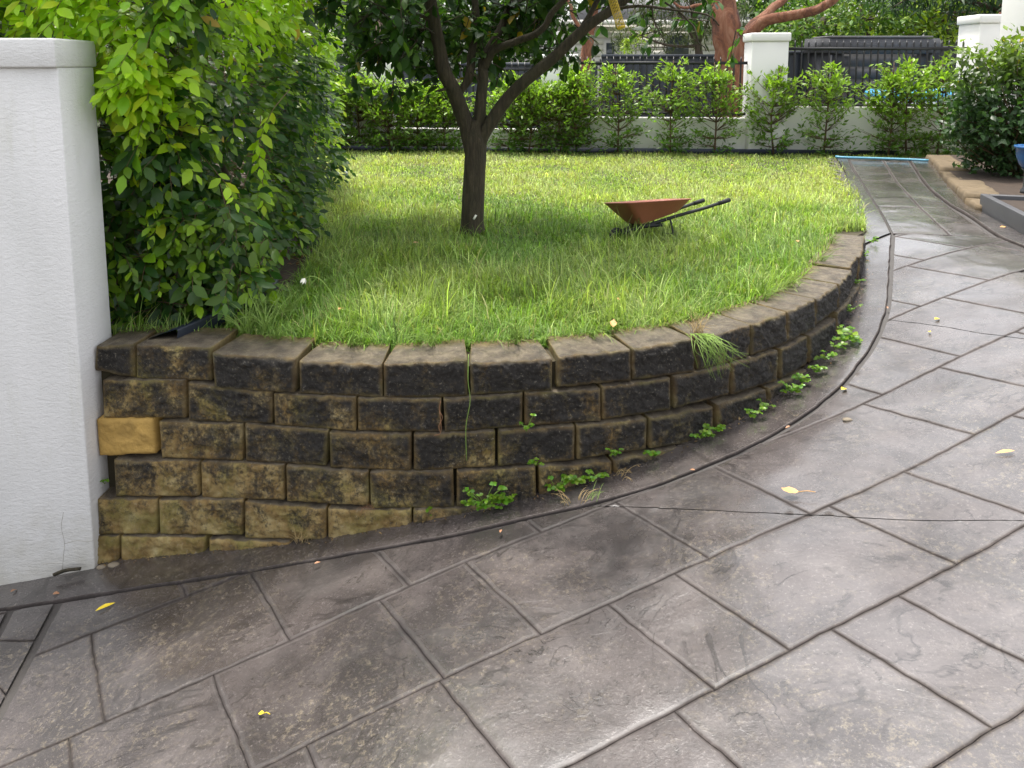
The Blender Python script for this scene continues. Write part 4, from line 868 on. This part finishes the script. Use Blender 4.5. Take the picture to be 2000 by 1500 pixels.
# ------------------------------------------------------------------ back boundary: pillars, low walls, spear fences
fdir = unit(FENCE_B-FENCE_A); fyaw = math.atan2(fdir[1], fdir[0])
def fpt(u, v, dy=0.):      # point of the fence plane seen at a pixel
    r = ray(u, v); x = 0.
    for _ in range(20): x = r[0]/r[1]*(fence_y(x)+dy)
    return ony(u, v, fence_y(x)+dy)
pill = [(738, 122, .42, 'white rendered pillar half hidden behind shrubs at the dark end of the fence'), (1091, 106, .42, 'white rendered pillar between the two shrub-covered fence bays behind the citrus tree'), (1488, 64, .42, 'white rendered pillar standing beside the red-barked tree'), (1918, 28, .50, 'tall white rendered pillar at the path end beside the side fence')]
PX = []
for u, v, wd, lab in pill:
    c = fpt(u, 290, .06); x = c[0]; y = c[1]; zt = fpt(u, v, .06-wd/2)[2]; PX.append((x, wd, zt))
    r = empty('fence_pillar', (x, y, -.05), lab, 'pillar', None, (0, 0, fyaw))
    MB().box((-wd/2, -wd/2, -.2), (wd/2, wd/2, zt-.05)).obj('shaft', M['render_far'], r, bevel=.01)
    MB().box((-wd/2-.02, -wd/2-.02, zt-.05), (wd/2+.02, wd/2+.02, zt+.05)).obj('cap', M['render_far'], r, bevel=.015)
bays = [(-5.2, PX[0][0]-.21, 267, 250, 150, 136, 'low wall bay at the hedge end'), (PX[0][0]+.21, PX[1][0]-.21, 252, 243, 136, 120, 'bay behind the citrus trunk'), (PX[1][0]+.21, PX[2][0]-.21, 230, 222, 123, 109, 'bay before the dark sheet fence'), (PX[2][0]+.21, PX[3][0]-.25, 209, 206, 95, 76, 'bay before the dark shed')]
pm = {}
for x0, x1, vw, vb, vt, vs, lab in bays:
    xm = (x0+x1)/2; um = 1000+F*xm/(fence_y(xm)); um = min(max(um, 640), 1700)
    zw = fpt(um, vw)[2]; zb = fpt(um, vb+2)[2]; zt = fpt(um, vt)[2]; zs = fpt(um, vs)[2]; L = (x1-x0)/math.cos(fyaw)
    r = empty('low_wall', (x0, fence_y(x0), -.05), 'white rendered low boundary wall, '+lab, 'wall', None, (0, 0, fyaw))
    MB().box((0, 0, -.2), (L, .14, zw+.05)).obj('wall_body', M['render_far'], r, bevel=.008)
    r = empty('spear_fence', (x0, fence_y(x0)+.07, zw), 'black metal spear-top fence panel, '+lab, 'fence', None, (0, 0, fyaw))
    MB().box((0, -.018, zt-zw-.018), (L, .018, zt-zw+.018)).obj('rail', M['black_metal'], r)
    MB().box((0, -.018, zb-zw-.018+.01), (L, .018, zb-zw+.018+.01)).obj('rail', M['black_metal'], r)
    key = round(zs-zw, 3); a = .0085; hgt = zs-zw; V = [(-a, -a, .02), (a, -a, .02), (a, a, .02), (-a, a, .02), (-a, -a, hgt-.05), (a, -a, hgt-.05), (a, a, hgt-.05), (-a, a, hgt-.05), (0, 0, hgt), (-a*1.5, 0, hgt-.045), (a*1.5, 0, hgt-.045)]
    me = npmesh('picket', V, [np.array([(0, 1, 5, 4), (1, 2, 6, 5), (2, 3, 7, 6), (3, 0, 4, 7)]), np.array([(4, 5, 8), (5, 6, 8), (6, 7, 8), (7, 4, 8)])], M['black_metal'])
    for i in range(int(L/.08)):
        o = link('picket', me, r); o.location = (.05+i*.08, 0, 0)
# black strip of plastic edging at the wall foot
r = tag(MB().box((0, 0, -.05), (9.0, .02, .035)).obj('root_barrier', M['black_plastic']), 'thin black edging strip along the foot of the low white wall', 'edging'); r.location = (-4.5, fence_y(-4.5)-.26, 0); r.rotation_euler = (0, 0, fyaw)
# dark sheet fence beyond (neighbour side) in single sheets
def sheet(u, vtop, yy, wd, lab, mat, vb=250):
    p = ony(u, vtop, yy); h = p[2]; r = empty('sheet_fence', (p[0], yy, -.06), lab, 'fence', 'dark sheet fence panels behind the boundary'); V = []; prof = []
    x = 0.
    while x < wd-.01:
        prof += [(x, 0), (x+.045, 0), (x+.06, -.03), (x+.15, -.03), (x+.165, 0)]; x += .21
    prof = [p_ for p_ in prof if p_[0] <= wd]
    for x, y in prof: V += [(x, y, 0), (x, y, h+.06)]
    q = [(2*i, 2*i+2, 2*i+3, 2*i+1) for i in range(len(prof)-1)]
    link('sheet', npmesh('sheet', V, [np.array(q)], M[mat]), r); MB().box((0, -.05, h+.03), (wd, .03, h+.075)).obj('top_rail', M[mat], r)
for i in range(5): sheet(800+i*10, 0, 11.2, 0, '', 'dark_sheet') if False else None
for k, (x, vt) in enumerate([(-5.0, 135), (-2.9, 130), (-.8, 124), (1.3, 108), (3.4, 101)]):
    u = 1000+F*x/11.15; sheet(u, vt, 11.3, 2.08, 'dark blue-grey corrugated sheet fence panel behind the spear fence', 'dark_sheet')
sheet(1000+F*5.5/11.15, 92, 11.3, 2.3, 'dark blue-grey corrugated sheet fence panel behind the spear fence', 'shed_sheet')
# shed
sx0, sx1 = ony(1605, 70, 10.6)[0], ony(1835, 70, 10.6)[0]; z1 = ony(1700, 75, 10.6)[2]; z2 = ony(1700, 103, 10.55)[2]
r = empty('shed', ((sx0+sx1)/2, 10.6, -.06), 'low dark grey metal shed behind the right-hand spear fence', 'shed'); hw = (sx1-sx0)/2
MB().box((-hw+.08, 0, 0), (hw-.08, .6, z2+.06)).obj('wall', M['shed_sheet'], r)
rf = MB().hexa([(-hw, -.10, z2+.06), (hw, -.10, z2+.06), (hw, .65, z2+.06), (-hw, .65, z2+.06), (-hw, -.02, z1+.06), (hw, -.02, z1+.06), (hw, .6, z1+.07), (-hw, .6, z1+.07)]).obj('roof', M['shed_sheet'], r)
MB().box((-hw+.1, -.03, z1+.07), (hw-.1, .55, z1+.095)).obj('ridge_cap', M['roof_grey'], rf)
for s in (-1, 1): MB().box((s*(hw-.12)-.012, -.06, .2), (s*(hw-.12)+.012, -.03, z2+.03)).obj('post', M['roof_grey'], r)
for i in range(7): MB().box((-hw+.16, -.022, .2+i*.17), (hw-.16, -.002, .2+i*.17+.14)).obj('slat', M['shed_sheet'], r)
# inflatable pool beyond the low wall
pc = ony(1800, 196, 10.0); r = empty('inflatable_pool', (pc[0], 10.05, -.06), 'light blue and white inflatable pool behind the low wall by the shed', 'pool')
an = np.linspace(0, 2*math.pi, 41)
for i, (zz, mat) in enumerate(((.12, 'pool_blue'), (.34, 'pool_blue'), (.53, 'pool_white'), (.66, 'pool_blue'))):
    MB().tube(np.c_[.62*np.cos(an), .42*np.sin(an)+.0, zz+.03+0*an], .115 if i < 2 else .075, 10).obj('ring', M[mat], r, True)

# side fence and column at right
r = empty('side_fence', (5.75, 8.8, -.05), 'black spear fence on a white wall running back beside the tall pillar', 'fence')
MB().box((0, -3.2, 0), (.16, -.1, 1.30)).obj('wall_body', M['render_far'], r, bevel=.01)
MB().box((.06, -3.2, 1.33), (.10, -.1, 1.36)).obj('rail', M['black_metal'], r); MB().box((.06, -3.2, 1.46), (.10, -.1, 1.49)).obj('rail', M['black_metal'], r)
me = MB().box((-.008, -.008, 0), (.008, .008, .2)).add([(-.008, -.008, .2), (.008, -.008, .2), (.008, .008, .2), (-.008, .008, .2), (0, 0, .245)], None, [(0, 1, 4), (1, 2, 4), (2, 3, 4), (3, 0, 4)]).mesh('picket', M['black_metal'])
for i in range(30): o = link('picket', me, r); o.location = (.08, -.15-i*.09, 1.30)
cpos = ony(1979, 40, 7.6); r = empty('house_column', (cpos[0]+.2, 7.6, -.05), 'white house column rising behind the dark shrub', 'column')
MB().box((-.2, -.2, 0), (.2, .2, 3.2)).obj('shaft', M['render_far'], r, bevel=.01); MB().box((-.24, -.24, 3.2), (.24, .24, 3.4)).obj('capital', M['render_far'], r, bevel=.01)

# ------------------------------------------------------------------ shrubs along the back wall
def shrub(u, vtop, seed, name='hedge_plant', dens=1., where='planted along the low white wall'):
    rg = np.random.default_rng(seed); b_ = fpt(u+rg.normal(0, 7), 296, -.28+rg.normal(0, .03)); b_[2] = -.03; ht = fpt(u, vtop-(14 if u > 1150 else 12), -.28)[2]*rg.uniform(.94, 1.08); r = empty(name, tuple(b_), 'young leafy shrub on a bare stem '+where, 'shrub', 'young shrubs along the back wall')
    P = catmull([b_, b_+np.array([rg.normal(0, .02), 0, ht*.4]), b_+np.array([rg.normal(0, .04), 0, ht*.9])], 5); adopt(MB().tube(P, np.linspace(.013, .005, len(P)), 6).obj('trunk', M['twig'], smooth=True), r)
    Ps, Ds = [], []; tw = MB()
    for i in range(int(108*dens)):
        f = rg.uniform(.02, .92)**.9; a = rg.uniform(0, 2*math.pi); ln = rg.uniform(.85, 1.15)*(.14+.27*math.sin(min(1, f*1.15)*math.pi)**.6)*rg.uniform(.5, 1.15); st_ = P[int(f*(len(P)-1))]
        if f < .38: ln = max(ln, .16*rg.uniform(.7, 1.3))
        e = st_+np.array([math.cos(a)*ln, math.sin(a)*ln*.75, ln*rg.uniform(.25, 1.0)*(.4 if f < .3 else 1)]); tw.tube(np.array([st_, (st_+e)/2+np.array([0, 0, -.02]), e]), [.004, .003, .0015], 4)
        m_ = int(rg.integers(8, 14)) if f > .35 else int(rg.integers(6, 11))
        for k in range(m_):
            t_ = rg.uniform(.35, 1.05); Ps.append(st_+(e-st_)*t_+rg.normal(0, .02, 3)); Ds.append(unit(unit(e-st_)*.8+rg.normal(0, .6, 3)))
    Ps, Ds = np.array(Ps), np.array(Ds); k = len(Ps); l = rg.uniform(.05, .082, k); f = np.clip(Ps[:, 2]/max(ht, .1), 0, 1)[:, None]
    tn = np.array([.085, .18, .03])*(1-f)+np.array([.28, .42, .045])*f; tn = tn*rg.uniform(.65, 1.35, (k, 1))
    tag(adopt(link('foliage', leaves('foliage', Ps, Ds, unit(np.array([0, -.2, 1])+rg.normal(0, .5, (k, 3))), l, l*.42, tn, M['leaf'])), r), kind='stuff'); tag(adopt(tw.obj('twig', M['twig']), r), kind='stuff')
for i, (u, vt) in enumerate([(590, 150), (652, 138), (700, 130), (755, 145), (812, 150), (868, 150), (985, 140), (1030, 135), (1075, 140), (1120, 112), (1205, 122), (1312, 108), (1405, 120), (1500, 112), (1615, 108), (1728, 112), (1775, 118), (1830, 110)]):
    shrub(u, vt, 100+i, dens=1.9 if u < 900 else 1.5 if u < 1130 else 1.15, where='beside the far end of the hedge' if u < 660 else 'before the half-hidden fence pillar' if u < 780 else 'between half-hidden pillar and citrus trunk' if u < 900 else 'behind the fork of the citrus tree' if u < 1040 else 'before the pillar behind the citrus limb' if u < 1160 else 'before the slim reddish trunk and dark sheets' if u < 1250 else 'alone before the middle of the dark sheets' if u < 1350 else 'before the big red trunk' if u < 1450 else 'before the white pillar beside the red tree' if u < 1550 else 'before the left end of the shed' if u < 1650 else 'before the inflatable pool' if u < 1800 else 'at the path end beside the dark shrub')

# ------------------------------------------------------------------ trees and buildings behind
def crown_tree(name, label, base, trunk_pts, r0, blobs, n, ll, cols, seed, mat='far_leaf', bark='grey_bark', droop=.2, wr=.45, group=None):
    rg = np.random.default_rng(seed); r = empty(name, tuple(base), label, 'tree', group); base = np.array(base, float)
    P = catmull([base+np.array(p) for p in trunk_pts], 6); adopt(MB().tube(P, np.linspace(r0, r0*.45, len(P)), 10, .06, seed).obj('trunk', M[bark], smooth=True), r)
    Ps = []; tot = sum(b[3]*b[4]*b[5] for b in blobs); lim = MB()
    for bx in blobs:
        c = np.array(bx[:3]); rad = np.array(bx[3:]); k = max(50, int(n*bx[3]*bx[4]*bx[5]/tot)); nc = max(5, k//26); cl = unit(rg.normal(0, 1, (nc, 3)))*(rg.uniform(.15, 1, (nc, 1))**.45)*rad+c
        q = P[int(len(P)*.6)]; lim.tube(catmull([q, (q+c)/2+rg.normal(0, .1, 3), c], 4), np.linspace(r0*.4, r0*.1, 9), 6)
        for cc in cl[::4]: lim.tube(np.array([c, (c+cc)/2, cc]), [r0*.1, r0*.07, r0*.03], 4)
        ci = rg.integers(0, nc, k); Ps.append(cl[ci]+rg.normal(0, 1, (k, 3))*rad*np.array([.17, .17, .13]))
    Ps = np.vstack(Ps); k = len(Ps); Ds = unit(rg.normal(0, 1, (k, 3))+np.array([0, 0, -droop])); l = ll*rg.uniform(.6, 1.3, k); cols = np.array(cols); tn = cols[rg.integers(0, len(cols), k)]*rg.uniform(.7, 1.35, (k, 1))
    tag(adopt(link('crown', leaves('crown', Ps, Ds, unit(np.array([0, -.3, 1])+rg.normal(0, .5, (k, 3))), l, l*wr, tn, M[mat])), r), kind='stuff'); adopt(lim.obj('limb', M[bark], smooth=True), r); return r
dkg = [(.018, .045, .012), (.028, .06, .016), (.04, .085, .02)]; mdg = [(.075, .15, .03), (.12, .21, .04), (.05, .11, .025)]; brg = [(.19, .28, .03), (.27, .36, .035), (.11, .19, .028)]; gum = [(.085, .105, .055), (.12, .14, .075), (.05, .07, .035)]
crown_tree('shade_tree', 'dark evergreen tree behind the hedge and the timber pole', (-4.6, 14, -.06), [(0, 0, 0), (.1, 0, 1), (.2, 0, 2.6)], .16, [(-4.4, 14, 2.6, 1.6, 1.2, 1.5), (-2.6, 13.6, 2.2, 1.0, .9, 1.0), (-6.3, 14, 2.3, 1.3, 1, 1.4)], 6500, .17, dkg+mdg[:1], 1)
crown_tree('middle_tree', 'dark leafy tree standing behind the citrus crown', (-.6, 14.5, -.06), [(0, 0, 0), (.1, 0, 1), (0, 0, 2.4)], .15, [(-1.0, 14.5, 2.1, 1.1, .9, 1.2), (.5, 14.2, 2.2, .9, .8, 1.1), (-.2, 14.5, 1.3, 1.2, .7, .7)], 5200, .15, dkg+mdg, 41)
crown_tree('corner_tree', 'dark leafy tree showing above the white wall coping', (-10.8, 15.5, -.06), [(0, 0, 0), (0, 0, 1.4), (.2, 0, 3)], .2, [(-10.4, 15.5, 2.6, 2.6, 1.5, 1.8)], 5200, .2, dkg+mdg[:1], 2)
crown_tree('grey_gum', 'wispy grey-green gum drooping in front of the weatherboard house', (3.6, 14.5, -.06), [(0, 0, 0), (-.1, 0, 1.2), (-.3, 0, 2.4)], .10, [(3.1, 14.5, 1.95, .85, .7, .75), (2.3, 14.6, 1.6, .5, .5, .5), (3.9, 14.3, 2.2, .7, .6, .7), (2.9, 14.5, 3.0, 1.0, .8, .7)], 4200, .17, gum, 3, droop=1.1, wr=.16)
crown_tree('lime_tree', 'bright lime-green tree beyond the shed', (7.6, 17, -.06), [(0, 0, 0), (.1, 0, 1), (0, 0, 2.4)], .16, [(7.8, 17, 2.3, 1.5, 1.1, 1.2), (9.2, 16.6, 2.1, 1.3, 1., 1.1), (10.6, 17, 2.4, 1.2, 1, 1.2)], 5200, .17, brg, 4)
crown_tree('bushy_tree', 'mid-green bushy tree beyond the shed beside the red branches', (6.2, 15.5, -.06), [(0, 0, 0), (-.1, 0, .8), (0, 0, 2)], .12, [(5.9, 15.5, 1.7, 1.0, .9, 1.0), (7.1, 15.6, 1.9, .8, .8, .8)], 3600, .14, mdg+brg[:1], 5)
crown_tree('pine_tree', 'dark drooping tree overhanging the tall pillar', (9.9, 13, -.06), [(0, 0, 0), (0, 0, 1.5), (-.2, 0, 3.2)], .2, [(6.6, 12.6, 2.22, 1.15, .8, .36), (8.0, 12.4, 2.05, 1.0, .8, .45), (8.6, 12.8, 2.8, 1.6, 1.2, .7)], 5200, .20, [(.028, .06, .03), (.04, .08, .035), (.02, .045, .022)], 6, droop=1.0, wr=.2)
GB = 'far trees closing the view'
for i, (x, y, h, rr) in enumerate([(-15, 27, 3.0, 3.2), (-9.5, 28, 2.8, 3.0), (-4.5, 29, 2.4, 2.6), (14.5, 26, 3.0, 2.8), (19.5, 27, 3.0, 3.2), (9.5, 28, 2.8, 2.6)]):
    crown_tree('far_tree', 'leafy green tree far behind the fence closing the view', (x, y, -.06), [(0, 0, 0), (.1, 0, 1), (0, 0, h)], .22, [(x, y, h, rr, 1.8, h*.8)], 3000, .34, mdg+dkg[1:], 20+i, group=GB)
crown_tree('house_shrub', 'small bright shrub under the window of the weatherboard house', (2.05, 13.2, -.06), [(0, 0, 0), (0, 0, .4), (0, 0, .9)], .03, [(2.05, 13.2, 1.25, .22, .2, .3)], 420, .07, brg, 31)
# red-barked tree
rt = empty('red_gum', (ony(1425, 150, 10.4)[0], 10.4, -.06), 'big red-barked tree with sweeping red limbs beside the white pillar', 'tree')
def redlimb(pts, r0, r1, nm, mat='red_bark', Yb=10.4, par=rt, n=12):
    P = catmull([ony(u, v, Yb+dy) for u, v, dy in pts], 6); P[:, 0] += (vnoise(np.arange(len(P))*.6, r0*100)-.5)*.05; return adopt(MB().tube(P, np.linspace(r0, r1, len(P)), n, .09, r0*50).obj(nm, M[mat], smooth=True), par)
redlimb([(1432, 330, 0), (1430, 200, 0), (1424, 110, 0), (1418, 50, 0), (1412, 0, .1), (1405, -120, .2)], .20, .15, 'trunk')
redlimb([(1446, 215, -.05), (1449, 110, -.05), (1440, 60, 0), (1436, 20, .05)], .075, .04, 'painted_trunk_shade', 'grey_bark')  # added dark stem, stands for the shade down the trunk's right side
redlimb([(1440, 110, 0), (1470, 60, -.1), (1500, 38, -.2), (1560, 27, -.3), (1615, 8, -.4), (1690, -60, -.5)], .085, .05, 'limb')
redlimb([(1445, 75, 0), (1480, 40, .1), (1515, 12, .2), (1560, -30, .3)], .07, .045, 'limb')
redlimb([(1400, 20, 0), (1370, 10, .1), (1330, 14, .2), (1290, -20, .2)], .03, .012, 'limb')
rg = np.random.default_rng(77); k = 2600; c = np.array([3.2, 10.6, 3.6]); Ps = c+unit(rg.normal(0, 1, (k, 3)))*(rg.uniform(.2, 1, (k, 1))**.5)*np.array([2.2, 1.5, .9])
tag(adopt(link('crown', leaves('crown', Ps, unit(rg.normal(0, 1, (k, 3))+np.array([0, 0, -.8])), unit(rg.normal(0, 1, (k, 3))), .13, .035, np.array(gum)[rg.integers(0, 3, k)], M['far_leaf'])), rt), kind='stuff')
r2 = empty('dark_trunk_tree', (ony(1142, 180, 10.5)[0], 10.5, -.06), 'slim reddish-brown trunk rising behind the shrubs in front of the weatherboard house', 'tree')
redlimb([(1130, 320, 0), (1138, 180, 0), (1146, 110, 0), (1155, 50, 0), (1163, -10, 0), (1170, -120, 0)], .085, .06, 'trunk', 'red_bark', 10.5, r2)
redlimb([(1146, 90, 0), (1125, 40, 0), (1110, 0, 0)], .03, .02, 'limb', 'red_bark', 10.5, r2)
k = 900; c = np.array([1.3, 10.6, 3.2]); Ps = c+unit(rg.normal(0, 1, (k, 3)))*np.array([1.2, 1.0, .7])*(rg.uniform(.2, 1, (k, 1))**.5)
tag(adopt(link('crown', leaves('crown', Ps, unit(rg.normal(0, 1, (k, 3))+np.array([0, 0, -.8])), unit(rg.normal(0, 1, (k, 3))), .13, .035, np.array(gum)[rg.integers(0, 3, k)], M['far_leaf'])), r2), kind='stuff')
# timber pole
a, b_ = ony(733, 150, 12.6), ony(746, 30, 12.6); d = unit(b_-a); r = empty('timber_pole', tuple(a-d*a[2]/d[2]), 'leaning weathered timber pole behind the boundary shrubs', 'pole')
adopt(MB().tube(np.array([a-d*(a[2]+.1)/d[2], a, b_, b_+d*3]), [.085, .08, .075, .06], 12).obj('shaft', M['timber_pole'], smooth=True), r)
adopt(MB().box((b_[0]+d[0]*2.6-.5, 12.50, b_[2]+d[2]*2.6-.05), (b_[0]+d[0]*2.6+.5, 12.58, b_[2]+d[2]*2.6+.05)).obj('crossarm', M['timber_pole']), r)
# weatherboard house
hy = 19.5; hx0, hx1 = ony(1120, 100, hy)[0], ony(1440, 100, hy)[0]; ztop = ony(1200, 44, hy)[2]
r = empty('weatherboard_house', ((hx0+hx1)/2, hy, -.06), 'white weatherboard house with a grey roof behind the gum tree', 'house'); hw = (hx1-hx0)/2
MB().box((-hw, .03, 0), (hw, 5, ztop+.06)).obj('wall', M['weatherboard'], r)
me = MB().hexa([(-hw, -.004, 0), (hw, -.004, 0), (hw, .03, 0), (-hw, .03, 0), (-hw, .018, .15), (hw, .018, .15), (hw, .03, .15), (-hw, .03, .15)]).mesh('board', M['weatherboard'])
for i in range(int((ztop+.05)/.155)): o = link('board', me, r); o.location = (0, 0, i*.155)
rf = MB().hexa([(-hw-.4, -.45, ztop+.06), (hw+.4, -.45, ztop+.06), (hw+.4, 5.4, ztop+.06), (-hw-.4, 5.4, ztop+.06), (-hw+1.5, 2.3, ztop+1.3), (hw-1.5, 2.3, ztop+1.3), (hw-1.5, 2.6, ztop+1.3), (-hw+1.5, 2.6, ztop+1.3)]).obj('roof', M['roof_grey'], r)
MB().box((-hw-.42, -.53, ztop-.02), (hw+.42, -.45, ztop+.10)).obj('gutter', M['weatherboard'], rf)
for u0, u1, v0, v1 in ((1183, 1200, 84, 128), (1300, 1345, 70, 122)):
    pa, pb = ony(u0, v1, hy), ony(u1, v0, hy); xa, xb = pa[0]-r.location.x, pb[0]-r.location.x
    wi_ = MB().box((xa-.07, -.05, pa[2]), (xb+.07, -.006, pb[2]+.13)).obj('window', M['weatherboard'], r); MB().box((xa, -.06, pa[2]+.06), (xb, -.052, pb[2]+.06)).obj('pane', M['glass'], wi_)
# brick house sliver at right
bp = ony(1958, 30, 14.); r = empty('brick_house', (bp[0]+1.75, 14, -.06), 'red brick house showing between the tall pillar and the column', 'house')
MB().box((-1.6, .0, 0), (1.6, .35, 3.0)).obj('wall', M['brick_red'], r); bm_ = MB().box((0, -.012, 0), (.22, 0, .066)).mesh('brick', M['brick_red'])
for i in range(20):
    for j in range(5): o = link('brick', bm_, r); o.location = (-1.58+j*.232+(.116 if i % 2 else 0), 0, 1.2+i*.078)
MB().hexa([(-1.9, -.3, 3.0), (1.9, -.3, 3.0), (1.9, .6, 3.0), (-1.9, .6, 3.0), (-1.6, .1, 3.9), (1.6, .1, 3.9), (1.6, .3, 3.9), (-1.6, .3, 3.9)]).obj('roof', M['roof_grey'], r)

# ------------------------------------------------------------------ right-hand garden: bed, sandstone edging, planter, shrub, pot, hose
ngon('planting_bed', [onz(1815, 312)[:2], onz(1900, 385)[:2], (3.5, 5.6), (4.0, 4.6), (6.5, 4.6), (6.2, 8.2)], .055, M['soil'], .3)
st_px = [(1806, 312), (1820, 326), (1836, 344), (1852, 362), (1870, 380), (1888, 398), (1907, 414)]
r = empty('sandstone_edging', tuple(onz(1850, 362)), 'low row of rough sandstone blocks edging the garden bed beside the path', 'edging')
for i, (a, b_) in enumerate(zip(st_px[:-1], st_px[1:])):
    A, B = onz(*a)[:2], onz(*b_)[:2]; d = unit(B-A); nn = np.array([-d[1], d[0]]); nn = nn if nn[0] > 0 else -nn; g = .012; A = A+d*g; B = B-d*g; hz = .060+.014*math.sin(i*2.1); wd = .24
    V = []; nu, nv = 7, 6; L = np.linalg.norm(B-A)
    for zz, sc_ in ((-.12, 1.), (hz*.55, 1.02), (hz, .96), (hz+.004, .8)):
        for k in range(20):
            t = k/20*4; e = int(t); f = t-e; q = [(0, 0), (1, 0), (1, 1), (0, 1)]; p0, p1 = q[e], q[(e+1) % 4]; x = lerp(p0[0], p1[0], f); y = lerp(p0[1], p1[1], f); x = .5+(x-.5)*sc_; y = .5+(y-.5)*sc_
            P = A+(B-A)*x+nn*wd*y+(vnoise(np.array([k*.9+i*7., k*.9+i*7.+40]), np.array([zz*20]*2))-.5)*.03; V.append((P[0], P[1], zz+(float(vnoise(k*.7+i*5, zz*9))-.5)*.014))
    V.append((*(A+(B-A)*.5+nn*wd*.5), hz+.005)); Q = [(j*20+k, j*20+(k+1) % 20, (j+1)*20+(k+1) % 20, (j+1)*20+k) for j in range(3) for k in range(20)]
    T3 = [(60+k, 60+(k+1) % 20, 80) for k in range(20)]; adopt(link('stone', npmesh('stone', V, [np.array(Q), np.array(T3)], M['sandstone'])), r)
pa, pb = onz(1912, 411)[:2], onz(2010, 467)[:2]; pb = pa+(pb-pa)*1.8; d = unit(pb-pa); nn = np.array([-d[1], d[0]]); nn = nn if nn[0] > 0 else -nn; hz = ony(1912, 378, pa[1])[2]
r = empty('planter_box', (*pa, 0), 'low dark grey rendered planter box beside the driveway', 'planter')
def prism(poly, z0, z1): return MB().hexa([(*p, z0) for p in poly]+[(*p, z1) for p in poly])
qd = lambda a, b2, t0, t1: [a+nn*t0, b2+nn*t0, b2+nn*t1, a+nn*t1]
adopt(prism(qd(pa, pb, 0, .05), -.2, hz).obj('side', M['planter_grey'], bevel=.006), r); adopt(prism(qd(pa, pa+d*.05, .052, 1.4), -.2, hz).obj('side', M['planter_grey'], bevel=.006), r)
adopt(prism(qd(pa+d*.055, pb, .055, 1.4), -.2, hz-.03).obj('soil_fill', M['soil']), r)
# pedestal and pot
pp = ony(2012, 376, 5.6); r = empty('blue_pot', (pp[0], 5.6, hz-.03), 'glazed deep blue pot on a grey pedestal in the planter', 'pot')
ang = np.linspace(0, 2*math.pi, 28, endpoint=False)
def lathe(prof, mat, nm, par):
    V = np.vstack([np.c_[rr*np.cos(ang), rr*np.sin(ang), np.full(28, z)] for rr, z in prof]); i_ = np.arange(len(V)).reshape(-1, 28); q = np.stack([i_[:-1], np.roll(i_, -1, 1)[:-1], np.roll(i_, -1, 1)[1:], i_[1:]], -1).reshape(-1, 4); return link(nm, npmesh(nm, V, [q], M[mat], smooth=True), par)
zt = ony(2000, 285, 5.6)[2]-(hz-.03); zb = ony(2000, 330, 5.6)[2]-(hz-.03)
lathe([(.03, 0), (.065, 0), (.065, .02), (.05, .04), (.05, zb-.02), (.07, zb), (.0, zb)], 'planter_grey', 'pedestal', r)
lathe([(.0, zb), (.06, zb), (.085, zb+.03), (.108, zb+.09), (.115, zt-.02), (.125, zt-.015), (.125, zt), (.105, zt), (.095, zb+.09), (.0, zb+.08)], 'pot_blue', 'bowl', r)
# dark shrub
cb = onz(1985, 352); rg = np.random.default_rng(5); r = empty('rose_shrub', (cb[0], cb[1], .05), 'dense dark green shrub spilling over the sandstone edging by the path end', 'shrub')
Ps, Ds = [], []; tw = MB(); ctr = ony(1985, 228, cb[1])
for i in range(640):
    q = unit(rg.normal(0, 1, 3))*rg.uniform(.2, 1)**.45*np.array([.64, .45, .66]); e = ctr+q+np.array([.03, 0, 0])
    if e[2] < .1: continue
    if rg.random() < .5: tw.tube(catmull([np.array([cb[0]+rg.normal(0, .05), cb[1], .02]), (np.array([cb[0], cb[1], .1])+e)/2+rg.normal(0, .05, 3), e], 4), np.linspace(.008, .002, 9), 4)
    for k in range(int(rg.integers(9, 16))): Ps.append(e+rg.normal(0, .055, 3)); Ds.append(unit(rg.normal(0, 1, 3)+np.array([0, -.2, -.3])))
for u0, v0, n_ in ((1870, 130, 10), (1900, 112, 8), (1960, 100, 14), (1985, 90, 12), (1990, 140, 10)):
    for i in range(n_):
        e = ony(u0+rg.normal(0, 14), v0+rg.normal(0, 12), cb[1]+rg.normal(0, .12))
        for k in range(8): Ps.append(e+rg.normal(0, .04, 3)); Ds.append(unit(rg.normal(0, 1, 3)))
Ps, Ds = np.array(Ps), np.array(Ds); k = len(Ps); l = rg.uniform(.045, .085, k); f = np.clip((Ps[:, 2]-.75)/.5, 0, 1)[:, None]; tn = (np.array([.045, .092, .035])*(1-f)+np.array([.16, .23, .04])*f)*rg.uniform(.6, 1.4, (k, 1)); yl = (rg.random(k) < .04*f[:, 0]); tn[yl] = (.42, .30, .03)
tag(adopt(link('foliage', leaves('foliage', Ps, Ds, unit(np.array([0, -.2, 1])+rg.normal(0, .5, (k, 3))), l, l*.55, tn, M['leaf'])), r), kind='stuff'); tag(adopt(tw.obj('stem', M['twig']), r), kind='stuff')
weed(1882, 345, .12, 16, 'small green herb growing on the bed behind the sandstone edging', None, 1., .03, (onz(1882, 343)[0], onz(1882, 343)[1], .06))
hp = catmull([onz(1632, 306, .03), onz(1650, 307.5, .028), onz(1700, 309, .026), onz(1760, 311, .026), onz(1815, 313.5, .026)], 6)
tag(MB().tube(hp, .013, 8).obj('garden_hose', M['hose_blue'], smooth=True), 'pale blue garden hose stretched across the end of the path', 'hose')
